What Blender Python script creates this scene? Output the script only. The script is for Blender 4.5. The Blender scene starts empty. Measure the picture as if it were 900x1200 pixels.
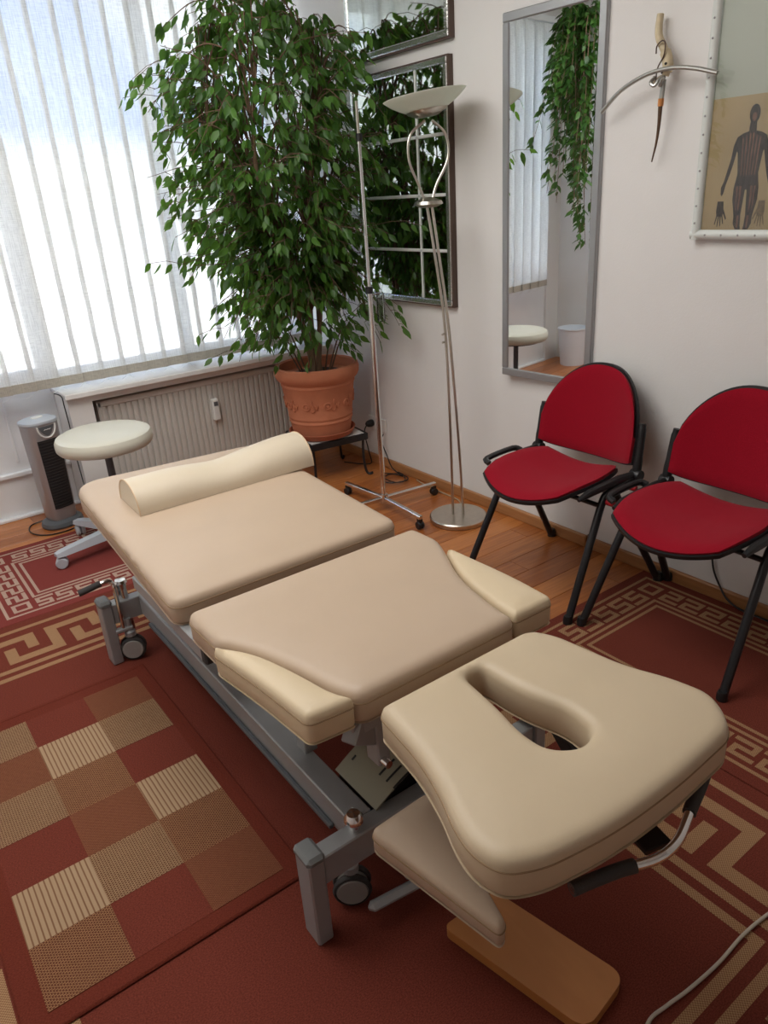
import bpy, bmesh, math, random
from mathutils import Vector, Matrix, noise as mnoise
random.seed(11)
R = math.radians
sc = bpy.context.scene
COL = sc.collection

# ------------------------------------------------------------------ camera
cam_d = bpy.data.cameras.new('camera')
cam = bpy.data.objects.new('camera', cam_d); COL.objects.link(cam); sc.camera = cam
cam_d.sensor_fit = 'VERTICAL'; cam_d.sensor_height = 36.0; cam_d.lens = 870.0/1200.0*36.0
cam_d.clip_start = 0.02; cam_d.clip_end = 200
AX = ((0.80123533, -0.2833344, 0.52701382), (-0.59515149, -0.28643885, 0.7508312), (-0.06177907, -0.91524554, -0.39813181))
M = Matrix.Identity(4)
for i in range(3):
    M[i][0] = AX[i][0]; M[i][1] = -AX[i][1]; M[i][2] = -AX[i][2]
M[2][3] = 1.5
cam.matrix_world = M

# ------------------------------------------------------------------ world, sun, exposure
sc.view_settings.view_transform = 'Standard'; sc.view_settings.look = 'None'
sc.view_settings.gamma = 1.0; sc.view_settings.use_curve_mapping = False
sc.view_settings.exposure = 0.0
w = bpy.data.worlds.new('world'); sc.world = w; w.use_nodes = True
wn = w.node_tree; wn.nodes.clear()
def wnode(t, **k):
    n = wn.nodes.new(t)
    for a, b in k.items(): setattr(n, a, b)
    return n
wo = wnode('ShaderNodeOutputWorld'); wb = wnode('ShaderNodeBackground')
tc = wnode('ShaderNodeTexCoord')
nz = wnode('ShaderNodeTexNoise'); nz.inputs['Scale'].default_value = 3.2; nz.inputs['Detail'].default_value = 3
rp = wnode('ShaderNodeValToRGB'); rp.color_ramp.elements[0].position = .46; rp.color_ramp.elements[1].position = .60
rp.color_ramp.elements[0].color = (.07, .26, .72, 1); rp.color_ramp.elements[1].color = (.93, .97, 1.0, 1)
mp = wnode('ShaderNodeMapping'); mp.inputs['Location'].default_value = (2.3, 0, 0.7)
wn.links.new(tc.outputs['Generated'], mp.inputs['Vector']); wn.links.new(mp.outputs['Vector'], nz.inputs['Vector'])
sp = wnode('ShaderNodeSeparateXYZ'); mr_ = wnode('ShaderNodeMapRange', interpolation_type='SMOOTHSTEP'); mx_ = wnode('ShaderNodeMix', data_type='RGBA')
mr_.inputs['From Min'].default_value = .035; mr_.inputs['From Max'].default_value = .095
wn.links.new(tc.outputs['Generated'], sp.inputs[0]); wn.links.new(sp.outputs['Z'], mr_.inputs['Value'])
wn.links.new(nz.outputs['Fac'], rp.inputs['Fac']); wn.links.new(mr_.outputs['Result'], mx_.inputs['Factor'])
mx_.inputs[6].default_value = (.95, .97, 1, 1); wn.links.new(rp.outputs['Color'], mx_.inputs[7]); wn.links.new(mx_.outputs[2], wb.inputs['Color'])   # pale haze along the horizon
wb.inputs['Strength'].default_value = 5.0
wn.links.new(wb.outputs['Background'], wo.inputs['Surface'])

def add_light(name, kind, loc, rot, energy, color, **k):
    d = bpy.data.lights.new(name, kind); d.energy = energy; d.color = color
    for a, b in k.items(): setattr(d, a, b)
    o = bpy.data.objects.new(name, d); COL.objects.link(o); o.location = loc; o.rotation_euler = rot
    return o
# sun from behind the house, on the pale building across
add_light('sun', 'SUN', (0, -5, 12), (R(48), 0, R(18)), 26.0, (1, .97, .92), angle=R(.6))
# added fill light, unseen overhead, making up for the dim light through the blinds
add_light('added_fill_light', 'AREA', (0.35, 2.2, 2.745), (0, 0, 0), 54.0, (1, .98, .95), shape='RECTANGLE', size=1.9, size_y=1.9)

# ------------------------------------------------------------------ materials
def new_mat(name):
    m = bpy.data.materials.new(name); m.use_nodes = True
    nt = m.node_tree; b = nt.nodes['Principled BSDF']
    return m, nt, b
def N(nt, t, **k):
    n = nt.nodes.new(t)
    for a, b in k.items(): setattr(n, a, b)
    return n
def mapping(nt, scale, rot=(0, 0, 0), coord='Object'):
    t = N(nt, 'ShaderNodeTexCoord'); m = N(nt, 'ShaderNodeMapping')
    m.inputs['Scale'].default_value = scale; m.inputs['Rotation'].default_value = rot
    nt.links.new(t.outputs[coord], m.inputs['Vector']); return m
def mat(name, col, rough=.5, metal=0., spec=.5, var=.0, vscale=8., bump=0., bscale=300., stretch=(1, 1, 1), coat=0., sheen=0.):
    m, nt, b = new_mat(name)
    b.inputs['Roughness'].default_value = rough; b.inputs['Metallic'].default_value = metal
    b.inputs['Specular IOR Level'].default_value = spec
    b.inputs['Coat Weight'].default_value = coat; b.inputs['Sheen Weight'].default_value = sheen
    c = (*col, 1)
    if var:
        mp = mapping(nt, stretch); n = N(nt, 'ShaderNodeTexNoise'); n.inputs['Scale'].default_value = vscale; n.inputs['Detail'].default_value = 5
        nt.links.new(mp.outputs[0], n.inputs['Vector'])
        r = N(nt, 'ShaderNodeValToRGB')
        r.color_ramp.elements[0].position = .3; r.color_ramp.elements[1].position = .7
        r.color_ramp.elements[0].color = (*[x*(1-var) for x in col], 1); r.color_ramp.elements[1].color = (*[min(1, x*(1+var)) for x in col], 1)
        nt.links.new(n.outputs['Fac'], r.inputs['Fac']); nt.links.new(r.outputs['Color'], b.inputs['Base Color'])
    else:
        b.inputs['Base Color'].default_value = c
    if bump:
        mp2 = mapping(nt, stretch); n2 = N(nt, 'ShaderNodeTexNoise'); n2.inputs['Scale'].default_value = bscale; n2.inputs['Detail'].default_value = 2
        nt.links.new(mp2.outputs[0], n2.inputs['Vector'])
        bp = N(nt, 'ShaderNodeBump'); bp.inputs['Strength'].default_value = bump; bp.inputs['Distance'].default_value = .002
        nt.links.new(n2.outputs['Fac'], bp.inputs['Height']); nt.links.new(bp.outputs['Normal'], b.inputs['Normal'])
    return m
def wood_mat(name, c1, c2, rough, scale=(1.5, 22, 22), coat=0.):
    m, nt, b = new_mat(name); b.inputs['Roughness'].default_value = rough; b.inputs['Coat Weight'].default_value = coat
    b.inputs['Coat Roughness'].default_value = .25
    mp = mapping(nt, scale); n = N(nt, 'ShaderNodeTexNoise'); n.inputs['Scale'].default_value = 3; n.inputs['Detail'].default_value = 8
    nt.links.new(mp.outputs[0], n.inputs['Vector'])
    oi = N(nt, 'ShaderNodeObjectInfo')
    ad = N(nt, 'ShaderNodeMath', operation='MULTIPLY_ADD'); ad.inputs[1].default_value = .45; ad.inputs[2].default_value = -.22
    nt.links.new(oi.outputs['Random'], ad.inputs[0])
    a2 = N(nt, 'ShaderNodeMath', operation='ADD'); nt.links.new(n.outputs['Fac'], a2.inputs[0]); nt.links.new(ad.outputs[0], a2.inputs[1])
    r = N(nt, 'ShaderNodeValToRGB'); r.color_ramp.elements[0].position = .25; r.color_ramp.elements[1].position = .75
    r.color_ramp.elements[0].color = (*c1, 1); r.color_ramp.elements[1].color = (*c2, 1)
    nt.links.new(a2.outputs[0], r.inputs['Fac']); nt.links.new(r.outputs['Color'], b.inputs['Base Color'])
    return m
def weave_mat(name, ca, cb, sx, sy, kind='noise', bump=.35):
    """woven flat rug yarn: two yarn colours"""
    m, nt, b = new_mat(name); b.inputs['Roughness'].default_value = .95; b.inputs['Specular IOR Level'].default_value = .15
    mp = mapping(nt, (sx, sy, 1))
    if kind == 'brick':
        t = N(nt, 'ShaderNodeTexBrick'); t.inputs['Scale'].default_value = 1; t.inputs['Mortar Size'].default_value = .16
        t.inputs['Color1'].default_value = (*ca, 1); t.inputs['Color2'].default_value = (*[x*.85 for x in ca], 1); t.inputs['Mortar'].default_value = (*cb, 1)
        t.inputs['Brick Width'].default_value = 1.0; t.inputs['Row Height'].default_value = .5; t.inputs['Mortar Smooth'].default_value = .4
        nt.links.new(mp.outputs[0], t.inputs['Vector']); co = t.outputs['Color']; ht = t.outputs['Fac']; inv = True
    elif kind == 'stripe':
        t = N(nt, 'ShaderNodeTexWave', wave_type='BANDS', bands_direction='X'); t.inputs['Scale'].default_value = .314; t.inputs['Distortion'].default_value = .3
        r = N(nt, 'ShaderNodeValToRGB'); r.color_ramp.elements[0].position = .05; r.color_ramp.elements[1].position = .3
        r.color_ramp.elements[0].color = (*cb, 1); r.color_ramp.elements[1].color = (*ca, 1)
        nt.links.new(mp.outputs[0], t.inputs['Vector']); nt.links.new(t.outputs['Fac'], r.inputs['Fac']); co = r.outputs['Color']; ht = t.outputs['Fac']; inv = False
    elif kind == 'checker':
        t = N(nt, 'ShaderNodeTexChecker'); t.inputs['Scale'].default_value = 1
        t.inputs['Color1'].default_value = (*ca, 1); t.inputs['Color2'].default_value = (*cb, 1)
        nt.links.new(mp.outputs[0], t.inputs['Vector']); co = t.outputs['Color']; ht = t.outputs['Fac']; inv = False
    else:
        t = N(nt, 'ShaderNodeTexNoise'); t.inputs['Scale'].default_value = 1; t.inputs['Detail'].default_value = 3
        r = N(nt, 'ShaderNodeValToRGB'); r.color_ramp.elements[0].position = .36; r.color_ramp.elements[1].position = .64
        r.color_ramp.elements[0].color = (*cb, 1); r.color_ramp.elements[1].color = (*ca, 1)
        nt.links.new(mp.outputs[0], t.inputs['Vector']); nt.links.new(t.outputs['Fac'], r.inputs['Fac']); co = r.outputs['Color']; ht = t.outputs['Fac']; inv = False
    nt.links.new(co, b.inputs['Base Color'])
    bp = N(nt, 'ShaderNodeBump'); bp.invert = inv; bp.inputs['Strength'].default_value = bump; bp.inputs['Distance'].default_value = .0015
    nt.links.new(ht, bp.inputs['Height']); nt.links.new(bp.outputs['Normal'], b.inputs['Normal'])
    return m

MT = {}
MT['wall'] = mat('wall_paint', (.79, .775, .755), .9, spec=.2, var=.02, vscale=3, bump=.25, bscale=160)
MT['ceiling'] = mat('ceiling_paint', (.85, .84, .82), .95, spec=.1, var=.02)
MT['white'] = mat('white_lacquer', (.82, .83, .84), .35, var=.015)
MT['radiator'] = mat('radiator_enamel', (.62, .59, .545), .4, var=.02)
MT['marble'] = mat('polished_stone', (.80, .79, .77), .12, var=.05, vscale=14)
MT['parquet'] = wood_mat('parquet_wood', (.30, .085, .018), (.52, .185, .045), .32, coat=.2)
MT['skirting'] = wood_mat('skirting_wood', (.31, .13, .046), (.43, .20, .078), .4, (12, 1.5, 22))
MT['board'] = wood_mat('plain_board_wood', (.44, .17, .045), (.56, .235, .07), .5, (5, 2, 5))
MT['vinyl'] = mat('beige_vinyl', (.53, .405, .295), .42, spec=.4, bump=.12, bscale=900, var=.02)
MT['cream'] = mat('cream_vinyl', (.59, .475, .325), .42, spec=.4, bump=.12, bscale=900, var=.02)
MT['arm'] = mat('pale_cream_vinyl', (.68, .55, .37), .42, spec=.4, bump=.12, bscale=900, var=.02)
MT['bolster'] = mat('bolster_vinyl', (.68, .585, .445), .42, spec=.4, bump=.12, bscale=900, var=.02)
MT['seam'] = mat('seam_thread', (.30, .20, .11), .8)
MT['seam_light'] = mat('seam_piping', (.70, .52, .34), .5)
MT['steel'] = mat('grey_painted_steel', (.37, .385, .39), .42, metal=.35, spec=.5, var=.03, bump=.05)
MT['steel_pale'] = mat('pale_steel', (.55, .60, .64), .35, metal=.3)
MT['chrome'] = mat('chrome', (.78, .78, .77), .13, metal=1.)
MT['brushed'] = mat('brushed_nickel', (.60, .565, .50), .28, metal=1., var=.05, vscale=40)
MT['black'] = mat('black_plastic', (.012, .012, .013), .42, var=.05)
MT['black_metal'] = mat('black_powder_coat', (.012, .012, .014), .3, spec=.5)
MT['rubber'] = mat('dark_rubber', (.045, .04, .038), .8, bump=.3, bscale=400)
MT['cap_grey'] = mat('grey_end_cap', (.17, .18, .18), .5)
MT['wheel'] = mat('grey_wheel', (.36, .35, .33), .5)
MT['cover'] = mat('grey_green_plastic', (.30, .285, .205), .5, bump=.1, bscale=500)
MT['red'] = mat('red_upholstery', (.30, .004, .016), .95, spec=.12, var=.12, vscale=300, bump=.5, bscale=700, sheen=.08)
MT['redcap'] = mat('red_plastic_cap', (.42, .012, .02), .4)
MT['stoolvinyl'] = mat('ivory_vinyl', (.66, .64, .54), .35, bump=.06, bscale=700)
MT['palegrey'] = mat('pale_grey_plastic', (.48, .52, .57), .4)
MT['silver'] = mat('silver_plastic', (.40, .39, .40), .35, metal=.5)
MT['darkgrey'] = mat('dark_grey_plastic', (.10, .11, .12), .4)
MT['terracotta'] = mat('terracotta', (.53, .195, .105), .85, spec=.2, var=.10, vscale=9, bump=.25, bscale=120)
MT['terracotta_dark'] = mat('dark_terracotta', (.40, .12, .06), .75, var=.1)
MT['soil'] = mat('soil', (.05, .03, .018), 1., var=.4, vscale=60, bump=.9, bscale=90)
MT['bark'] = mat('bark', (.23, .15, .095), .9, var=.25, vscale=30, bump=.6, bscale=70, stretch=(1, 1, .3))
MT['tile'] = mat('pale_tile', (.70, .69, .66), .35, var=.05)
MT['mirrorframe'] = mat('silver_frame', (.40, .41, .42), .38, metal=.7)
MT['frame_white'] = mat('white_moulding', (.68, .71, .68), .4)
MT['frame_dark'] = mat('dark_brown_edge', (.09, .055, .04), .5)
MT['silverleaf'] = mat('hammered_silver', (.72, .73, .70), .22, metal=.9, bump=.9, bscale=60)
MT['bone'] = mat('bone', (.60, .50, .33), .6, var=.15, vscale=25, bump=.2, bscale=80)
MT['twig'] = mat('brown_twig', (.11, .062, .035), .8, var=.3, vscale=60)
MT['copper'] = mat('copper_band', (.62, .26, .09), .35, metal=.8)
MT['greysteel'] = mat('sculpture_metal', (.46, .46, .43), .32, metal=.85)
MT['paper'] = mat('aged_paper', (.54, .40, .22), .9, var=.10, vscale=4)
MT['pale_paper'] = mat('pale_chart_sheet', (.56, .57, .49), .9, var=.02)
MT['ink'] = mat('anatomical_ink', (.045, .03, .024), .9, var=.6, vscale=55, stretch=(1, 2.2, .6))
MT['ink_red'] = mat('red_brown_ink', (.20, .085, .055), .9, var=.5, vscale=70, stretch=(1, 2.5, .4))
MT['ink_pale'] = mat('pale_ink', (.22, .155, .09), .9, var=.4, vscale=60)
MT['white_plastic'] = mat('white_plastic', (.78, .78, .75), .35)
MT['cable_white'] = mat('pale_cable', (.50, .44, .36), .5)
MT['tan_cable'] = mat('tan_cable', (.42, .30, .19), .6)
MT['bin'] = mat('white_bin', (.75, .80, .86), .4)
MT['outside'] = mat('sunlit_render', (.82, .81, .79), .95, var=.04, vscale=.5)
MT['ground'] = mat('pale_paving', (.74, .73, .70), .95, var=.1)
RED = (.185, .042, .026); REDD = (.115, .023, .014); TAN = (.40, .245, .13); TAND = (.24, .115, .055)
MT['rug_red'] = weave_mat('rug_red_yarn', RED, REDD, 260, 420)
MT['rug_tan'] = weave_mat('rug_tan_yarn', TAN, TAND, 300, 300, 'checker')
MT['rug_pale'] = weave_mat('rug_pale_yarn', (.50, .38, .30), (.36, .22, .17), 260, 260, 'checker')
MT['rug_rose'] = weave_mat('rug_rose_yarn', (.235, .05, .042), (.165, .03, .024), 300, 400)
MT['sq_border'] = weave_mat('rug_border_yarn', (.16, .032, .018), (.11, .02, .011), 240, 420)
MT['sq_stripe'] = weave_mat('rug_striped_yarn', (.37, .25, .15), (.19, .095, .05), 82, 82, 'stripe')
MT['sq_light'] = weave_mat('rug_light_coarse', (.52, .345, .19), (.12, .045, .022), 78, 150, 'brick', .8)
MT['sq_brown'] = weave_mat('rug_brown_coarse', (.43, .235, .115), (.11, .032, .016), 95, 130, 'brick', .8)
MT['sq_fine'] = weave_mat('rug_fine_mixed', (.33, .145, .07), (.12, .03, .016), 150, 190, 'brick', .6)

def mirror_mat(name, col, rough):
    m, nt, b = new_mat(name); b.inputs['Base Color'].default_value = (*col, 1); b.inputs['Metallic'].default_value = 1; b.inputs['Roughness'].default_value = rough
    return m
MT['mirror'] = mirror_mat('mirror_glass', (.88, .90, .90), .01)
MT['oldmirror'] = mirror_mat('old_mirror_glass', (.66, .70, .66), .035)
def glass_mat(name, tint, refl=1.0, rough=.02):
    m = bpy.data.materials.new(name); m.use_nodes = True; nt = m.node_tree; nt.nodes.clear()
    o = N(nt, 'ShaderNodeOutputMaterial'); t = N(nt, 'ShaderNodeBsdfTransparent'); t.inputs['Color'].default_value = (*tint, 1)
    g = N(nt, 'ShaderNodeBsdfGlossy'); g.inputs['Roughness'].default_value = rough; g.inputs['Color'].default_value = (refl, refl, refl, 1)
    f = N(nt, 'ShaderNodeFresnel'); f.inputs['IOR'].default_value = 1.5; x = N(nt, 'ShaderNodeMixShader')
    nt.links.new(f.outputs[0], x.inputs[0]); nt.links.new(t.outputs[0], x.inputs[1]); nt.links.new(g.outputs[0], x.inputs[2]); nt.links.new(x.outputs[0], o.inputs[0])
    return m
MT['glass'] = glass_mat('clear_glass', (.97, .98, .98))
MT['clear_plastic'] = glass_mat('clear_plastic', (.80, .83, .82))
def fabric_blind(name, col, ft, fl, trs):
    """sheer slubbed blind cloth: diffuse + translucent + a little straight-through"""
    m = bpy.data.materials.new(name); m.use_nodes = True; nt = m.node_tree; nt.nodes.clear()
    o = N(nt, 'ShaderNodeOutputMaterial'); d = N(nt, 'ShaderNodeBsdfDiffuse'); tl = N(nt, 'ShaderNodeBsdfTranslucent'); tp = N(nt, 'ShaderNodeBsdfTransparent')
    mp = mapping(nt, (22, 22, 330)); n = N(nt, 'ShaderNodeTexNoise'); n.inputs['Scale'].default_value = 1; n.inputs['Detail'].default_value = 4; n.inputs['Roughness'].default_value = .7
    nt.links.new(mp.outputs[0], n.inputs['Vector'])
    mp2 = mapping(nt, (420, 420, 14)); n2 = N(nt, 'ShaderNodeTexNoise'); n2.inputs['Scale'].default_value = 1; n2.inputs['Detail'].default_value = 2
    nt.links.new(mp2.outputs[0], n2.inputs['Vector'])
    mm = N(nt, 'ShaderNodeMath', operation='MULTIPLY'); nt.links.new(n.outputs['Fac'], mm.inputs[0]); nt.links.new(n2.outputs['Fac'], mm.inputs[1])
    r = N(nt, 'ShaderNodeValToRGB'); r.color_ramp.elements[0].position = .12; r.color_ramp.elements[1].position = .30
    r.color_ramp.elements[0].color = (*[x*.72 for x in col], 1); r.color_ramp.elements[1].color = (*col, 1)
    nt.links.new(mm.outputs[0], r.inputs['Fac'])
    for s in (d, tl, tp): nt.links.new(r.outputs['Color'], s.inputs['Color'])
    a = N(nt, 'ShaderNodeMixShader'); a.inputs[0].default_value = ft
    nt.links.new(d.outputs[0], a.inputs[1]); nt.links.new(tl.outputs[0], a.inputs[2])
    b = N(nt, 'ShaderNodeMixShader'); b.inputs[0].default_value = trs
    nt.links.new(a.outputs[0], b.inputs[1]); nt.links.new(tp.outputs[0], b.inputs[2]); nt.links.new(b.outputs[0], o.inputs[0])
    return m
MT['blind'] = fabric_blind('blind_cloth', (.90, .91, .885), .24, 0, .14)
MT['blindhem'] = fabric_blind('blind_hem_cloth', (.62, .58, .50), .22, 0, .02)
def leaf_mat(name, c1, c2, tr):
    m = bpy.data.materials.new(name); m.use_nodes = True; nt = m.node_tree; b = nt.nodes['Principled BSDF']; out = nt.nodes['Material Output']
    b.inputs['Roughness'].default_value = .38; b.inputs['Specular IOR Level'].default_value = .45
    g = N(nt, 'ShaderNodeNewGeometry'); oi = N(nt, 'ShaderNodeObjectInfo')
    ad = N(nt, 'ShaderNodeMath', operation='ADD'); nt.links.new(g.outputs['Random Per Island'], ad.inputs[0]); nt.links.new(oi.outputs['Random'], ad.inputs[1])
    fr = N(nt, 'ShaderNodeMath', operation='FRACT'); nt.links.new(ad.outputs[0], fr.inputs[0])
    r = N(nt, 'ShaderNodeValToRGB'); r.color_ramp.elements[0].color = (*c1, 1); r.color_ramp.elements[1].color = (*c2, 1)
    nt.links.new(fr.outputs[0], r.inputs['Fac']); nt.links.new(r.outputs['Color'], b.inputs['Base Color'])
    t = N(nt, 'ShaderNodeBsdfTranslucent'); t.inputs['Color'].default_value = (.18, .36, .04, 1)
    x = N(nt, 'ShaderNodeMixShader'); x.inputs[0].default_value = tr
    nt.links.new(b.outputs[0], x.inputs[1]); nt.links.new(t.outputs[0], x.inputs[2]); nt.links.new(x.outputs[0], out.inputs['Surface'])
    return m
MT['leaf'] = leaf_mat('ficus_leaf', (.016, .06, .010), (.075, .18, .026), .34)
MT['vine'] = leaf_mat('vine_leaf', (.02, .075, .014), (.07, .17, .03), .2)
def bowl_mat():
    m, nt, b = new_mat('frosted_glass'); b.inputs['Base Color'].default_value = (.82, .85, .78, 1); b.inputs['Roughness'].default_value = .25
    t = N(nt, 'ShaderNodeBsdfTranslucent'); t.inputs['Color'].default_value = (.85, .88, .80, 1); x = N(nt, 'ShaderNodeMixShader'); x.inputs[0].default_value = .5
    nt.links.new(b.outputs[0], x.inputs[1]); nt.links.new(t.outputs[0], x.inputs[2]); nt.links.new(x.outputs[0], nt.nodes['Material Output'].inputs['Surface'])
    return m
MT['bowl'] = bowl_mat()

# ------------------------------------------------------------------ object helpers
ORG = {}
def V(*a): return Vector(a if len(a) == 3 else a[0])
def tag(o, label=None, cat=None, group=None, kind=None):
    if label: o['label'] = label
    if cat: o['category'] = cat
    if group: o['group'] = group
    if kind: o['kind'] = kind
    return o
def thing(name, label, cat, loc=(0, 0, 0), group=None, local=False, kind=None):
    o = bpy.data.objects.new(name, None); COL.objects.link(o); o.empty_display_size = .05
    o.location = loc; ORG[o.name] = Vector((0, 0, 0)) if local else Vector(loc)
    return tag(o, label, cat, group, kind)
def catmull(pts, n=6, closed=False):
    P = [Vector(p) for p in pts]; out = []; m = len(P)
    for i in range(m if closed else m-1):
        p0 = P[(i-1) % m] if closed or i > 0 else P[0]*2-P[1]
        p1 = P[i]; p2 = P[(i+1) % m]
        p3 = P[(i+2) % m] if closed or i+2 < m else P[-1]*2-P[-2]
        for k in range(n):
            t = k/n
            out.append(.5*((2*p1)+(p2-p0)*t+(2*p0-5*p1+4*p2-p3)*t*t+(3*p1-p0-3*p2+p3)*t**3))
    if not closed: out.append(P[-1])
    return out
def round_poly(pts, n=7):
    """pts: (x, y, r) -> dense closed outline"""
    out = []; m = len(pts)
    for i in range(m):
        p = Vector(pts[i][:2]); r = pts[i][2]
        a = Vector(pts[i-1][:2])-p; b = Vector(pts[(i+1) % m][:2])-p
        if r <= 0: out.append(p); continue
        r1 = min(r, a.length*.48, b.length*.48)
        s = p+a.normalized()*r1; e = p+b.normalized()*r1
        for k in range(n+1):
            t = k/n; out.append((1-t)**2*s+2*t*(1-t)*p+t*t*e)
    res = []
    for p in out:
        if not res or (p-res[-1]).length > 1e-5: res.append(p)
    return res
def resample(pts, d, closed=True):
    P = [Vector(p) for p in pts]; out = []; m = len(P)
    for i in range(m if closed else m-1):
        a, b = P[i], P[(i+1) % m]; k = max(1, int((b-a).length/d))
        for j in range(k): out.append(a+(b-a)*(j/k))
    return out
def ccw(pts):
    s = sum(pts[i-1].x*pts[i].y-pts[i].x*pts[i-1].y for i in range(len(pts)))
    return pts if s > 0 else pts[::-1]
def inset(pts, d):
    m = len(pts); out = []
    for i in range(m):
        a = (pts[i]-pts[i-1]); b = (pts[(i+1) % m]-pts[i])
        n = Vector((-(a.normalized()+b.normalized()).y, (a.normalized()+b.normalized()).x))
        if n.length < 1e-6: n = Vector((-a.y, a.x))
        n.normalize(); out.append(pts[i]+n*d)
    return out
class MB:
    def __init__(s): s.v = []; s.f = []; s.m = []; s.mi = 0
    def mat(s, i): s.mi = i; return s
    def add(s, vs, fs):
        o = len(s.v); s.v += [Vector(v) for v in vs]; s.f += [[i+o for i in f] for f in fs]; s.m += [s.mi]*len(fs); return s
    def box(s, lo, hi, bev=0., rz=0., tilt=None):
        lo = Vector(lo); hi = Vector(hi); c = (lo+hi)/2; h = (hi-lo)/2
        b = min(bev, min(h)*.9)
        if b <= 0:
            vs = [(x*h.x, y*h.y, z*h.z) for z in (-1, 1) for y in (-1, 1) for x in (-1, 1)]
            fs = [(0, 2, 3, 1), (4, 5, 7, 6), (0, 1, 5, 4), (2, 6, 7, 3), (0, 4, 6, 2), (1, 3, 7, 5)]
        else:
            vs = []; fs = []; idx = {}
            for sx in (-1, 1):
                for sy in (-1, 1):
                    for sz in (-1, 1):
                        for ax in range(3):
                            p = [sx*h.x, sy*h.y, sz*h.z]
                            for a2 in range(3):
                                if a2 != ax: p[a2] -= (sx, sy, sz)[a2]*b
                            idx[(sx, sy, sz, ax)] = len(vs); vs.append(p)
            S = (-1, 1)
            def quad(l): fs.append(l)
            for ax in range(3):
                o1, o2 = [a for a in range(3) if a != ax]
                for sg in S:
                    l = []
                    for (p, q) in ((-1, -1), (1, -1), (1, 1), (-1, 1)):
                        k = [0, 0, 0]; k[ax] = sg; k[o1] = p; k[o2] = q; l.append(idx[(*k, ax)])
                    fs.append(l)
                for p in S:
                    for q in S:   # edge along ax
                        k0 = [0, 0, 0]; k0[o1] = p; k0[o2] = q; k0[ax] = -1; k1 = list(k0); k1[ax] = 1
                        fs.append([idx[(*k0, o1)], idx[(*k1, o1)], idx[(*k1, o2)], idx[(*k0, o2)]])
            for sx in S:
                for sy in S:
                    for sz in S: fs.append([idx[(sx, sy, sz, a)] for a in range(3)])
        if rz or tilt:
            Mx = Matrix.Rotation(rz, 3, 'Z')
            if tilt is not None: Mx = tilt
            vs = [Mx @ Vector(v) for v in vs]
        return s.add([Vector(v)+c for v in vs], fs)
    def beam(s, a, b, wx, wz, bev=.002, up=(0, 0, 1)):
        """rectangular bar from a to b"""
        a = Vector(a); b = Vector(b); d = b-a; L = d.length; y = d.normalized(); x = y.cross(Vector(up))
        if x.length < 1e-4: x = y.cross(Vector((0, 1, 0)))
        x.normalize(); z = x.cross(y); Mx = Matrix((x, y, z)).transposed(); c = (a+b)/2
        return s.box(c-Vector((wx/2, L/2, wz/2)), c+Vector((wx/2, L/2, wz/2)), bev, tilt=Mx)
    def tube(s, pts, r, n=10, closed=False, cap=True):
        P = [Vector(p) for p in pts]; m = len(P); rr = r if isinstance(r, (list, tuple)) else [r]*m
        t0 = (P[1]-P[0]).normalized(); u = t0.orthogonal().normalized(); vs = []; pt = t0
        for i in range(m):
            if closed: t = (P[(i+1) % m]-P[i-1]).normalized()
            else: t = (P[min(i+1, m-1)]-P[max(i-1, 0)]).normalized()
            q = pt.rotation_difference(t); u = (q @ u); u = (u-t*u.dot(t)).normalized(); w2 = t.cross(u); pt = t
            for k in range(n):
                a = 2*math.pi*k/n; vs.append(P[i]+(u*math.cos(a)+w2*math.sin(a))*rr[i])
        fs = []
        for i in range(m if closed else m-1):
            j = (i+1) % m
            for k in range(n): fs.append((i*n+k, i*n+(k+1) % n, j*n+(k+1) % n, j*n+k))
        if cap and not closed: fs += [tuple(range(n-1, -1, -1)), tuple((m-1)*n+k for k in range(n))]
        return s.add(vs, fs)
    def cyl(s, a, b, r, r2=None, n=16): return s.tube([a, b], [r, r if r2 is None else r2], n)
    def lathe(s, prof, c, n=32, axis=None):
        """prof: (radius, height) list; axis: direction"""
        c = Vector(c); ax = Vector(axis).normalized() if axis else Vector((0, 0, 1)); u = ax.orthogonal().normalized(); w2 = ax.cross(u)
        vs = []; m = len(prof)
        for r, h in prof:
            for k in range(n):
                a = 2*math.pi*k/n; vs.append(c+ax*h+(u*math.cos(a)+w2*math.sin(a))*max(r, 1e-5))
        fs = [(i*n+k, i*n+(k+1) % n, (i+1)*n+(k+1) % n, (i+1)*n+k) for i in range(m-1) for k in range(n)]
        return s.add(vs, fs)
    def prism(s, outline, z0, z1, fn=None):
        P = ccw([Vector(p) for p in outline]); m = len(P); fn = fn or (lambda x, y, z: (x, y, z))
        vs = [fn(p.x, p.y, z0) for p in P]+[fn(p.x, p.y, z1) for p in P]
        return s.add(vs, [tuple(range(m-1, -1, -1)), tuple(range(m, 2*m))]+[(i, (i+1) % m, m+(i+1) % m, m+i) for i in range(m)])
    def pad(s, outline, zt, th, bx=.03, bz=.022, hole=None, fn=None, puff=.004, puffw=.05, bb=.010):
        """upholstered pad: triangulated outline, top rounded by the distance to its edge"""
        fn = fn or (lambda x, y, z: (x, y, z))
        loops = [ccw([Vector(p) for p in outline])]+([ccw([Vector(p) for p in hole])] if hole else [])
        segs = [(L[i-1], L[i]) for L in loops for i in range(len(L))]
        def dist(p):
            m_ = 9.
            for a, c in segs:
                ab = c-a; t = max(0, min(1, (p-a).dot(ab)/ab.length_squared)); m_ = min(m_, (p-a-ab*t).length_squared)
            return math.sqrt(m_)
        def inside(p):
            r = False
            for a, c in segs:
                if (a.y > p.y) != (c.y > p.y) and p.x < (c.x-a.x)*(p.y-a.y)/(c.y-a.y)+a.x: r = not r
            return r
        pts = []; ed = []; dd = []
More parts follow.
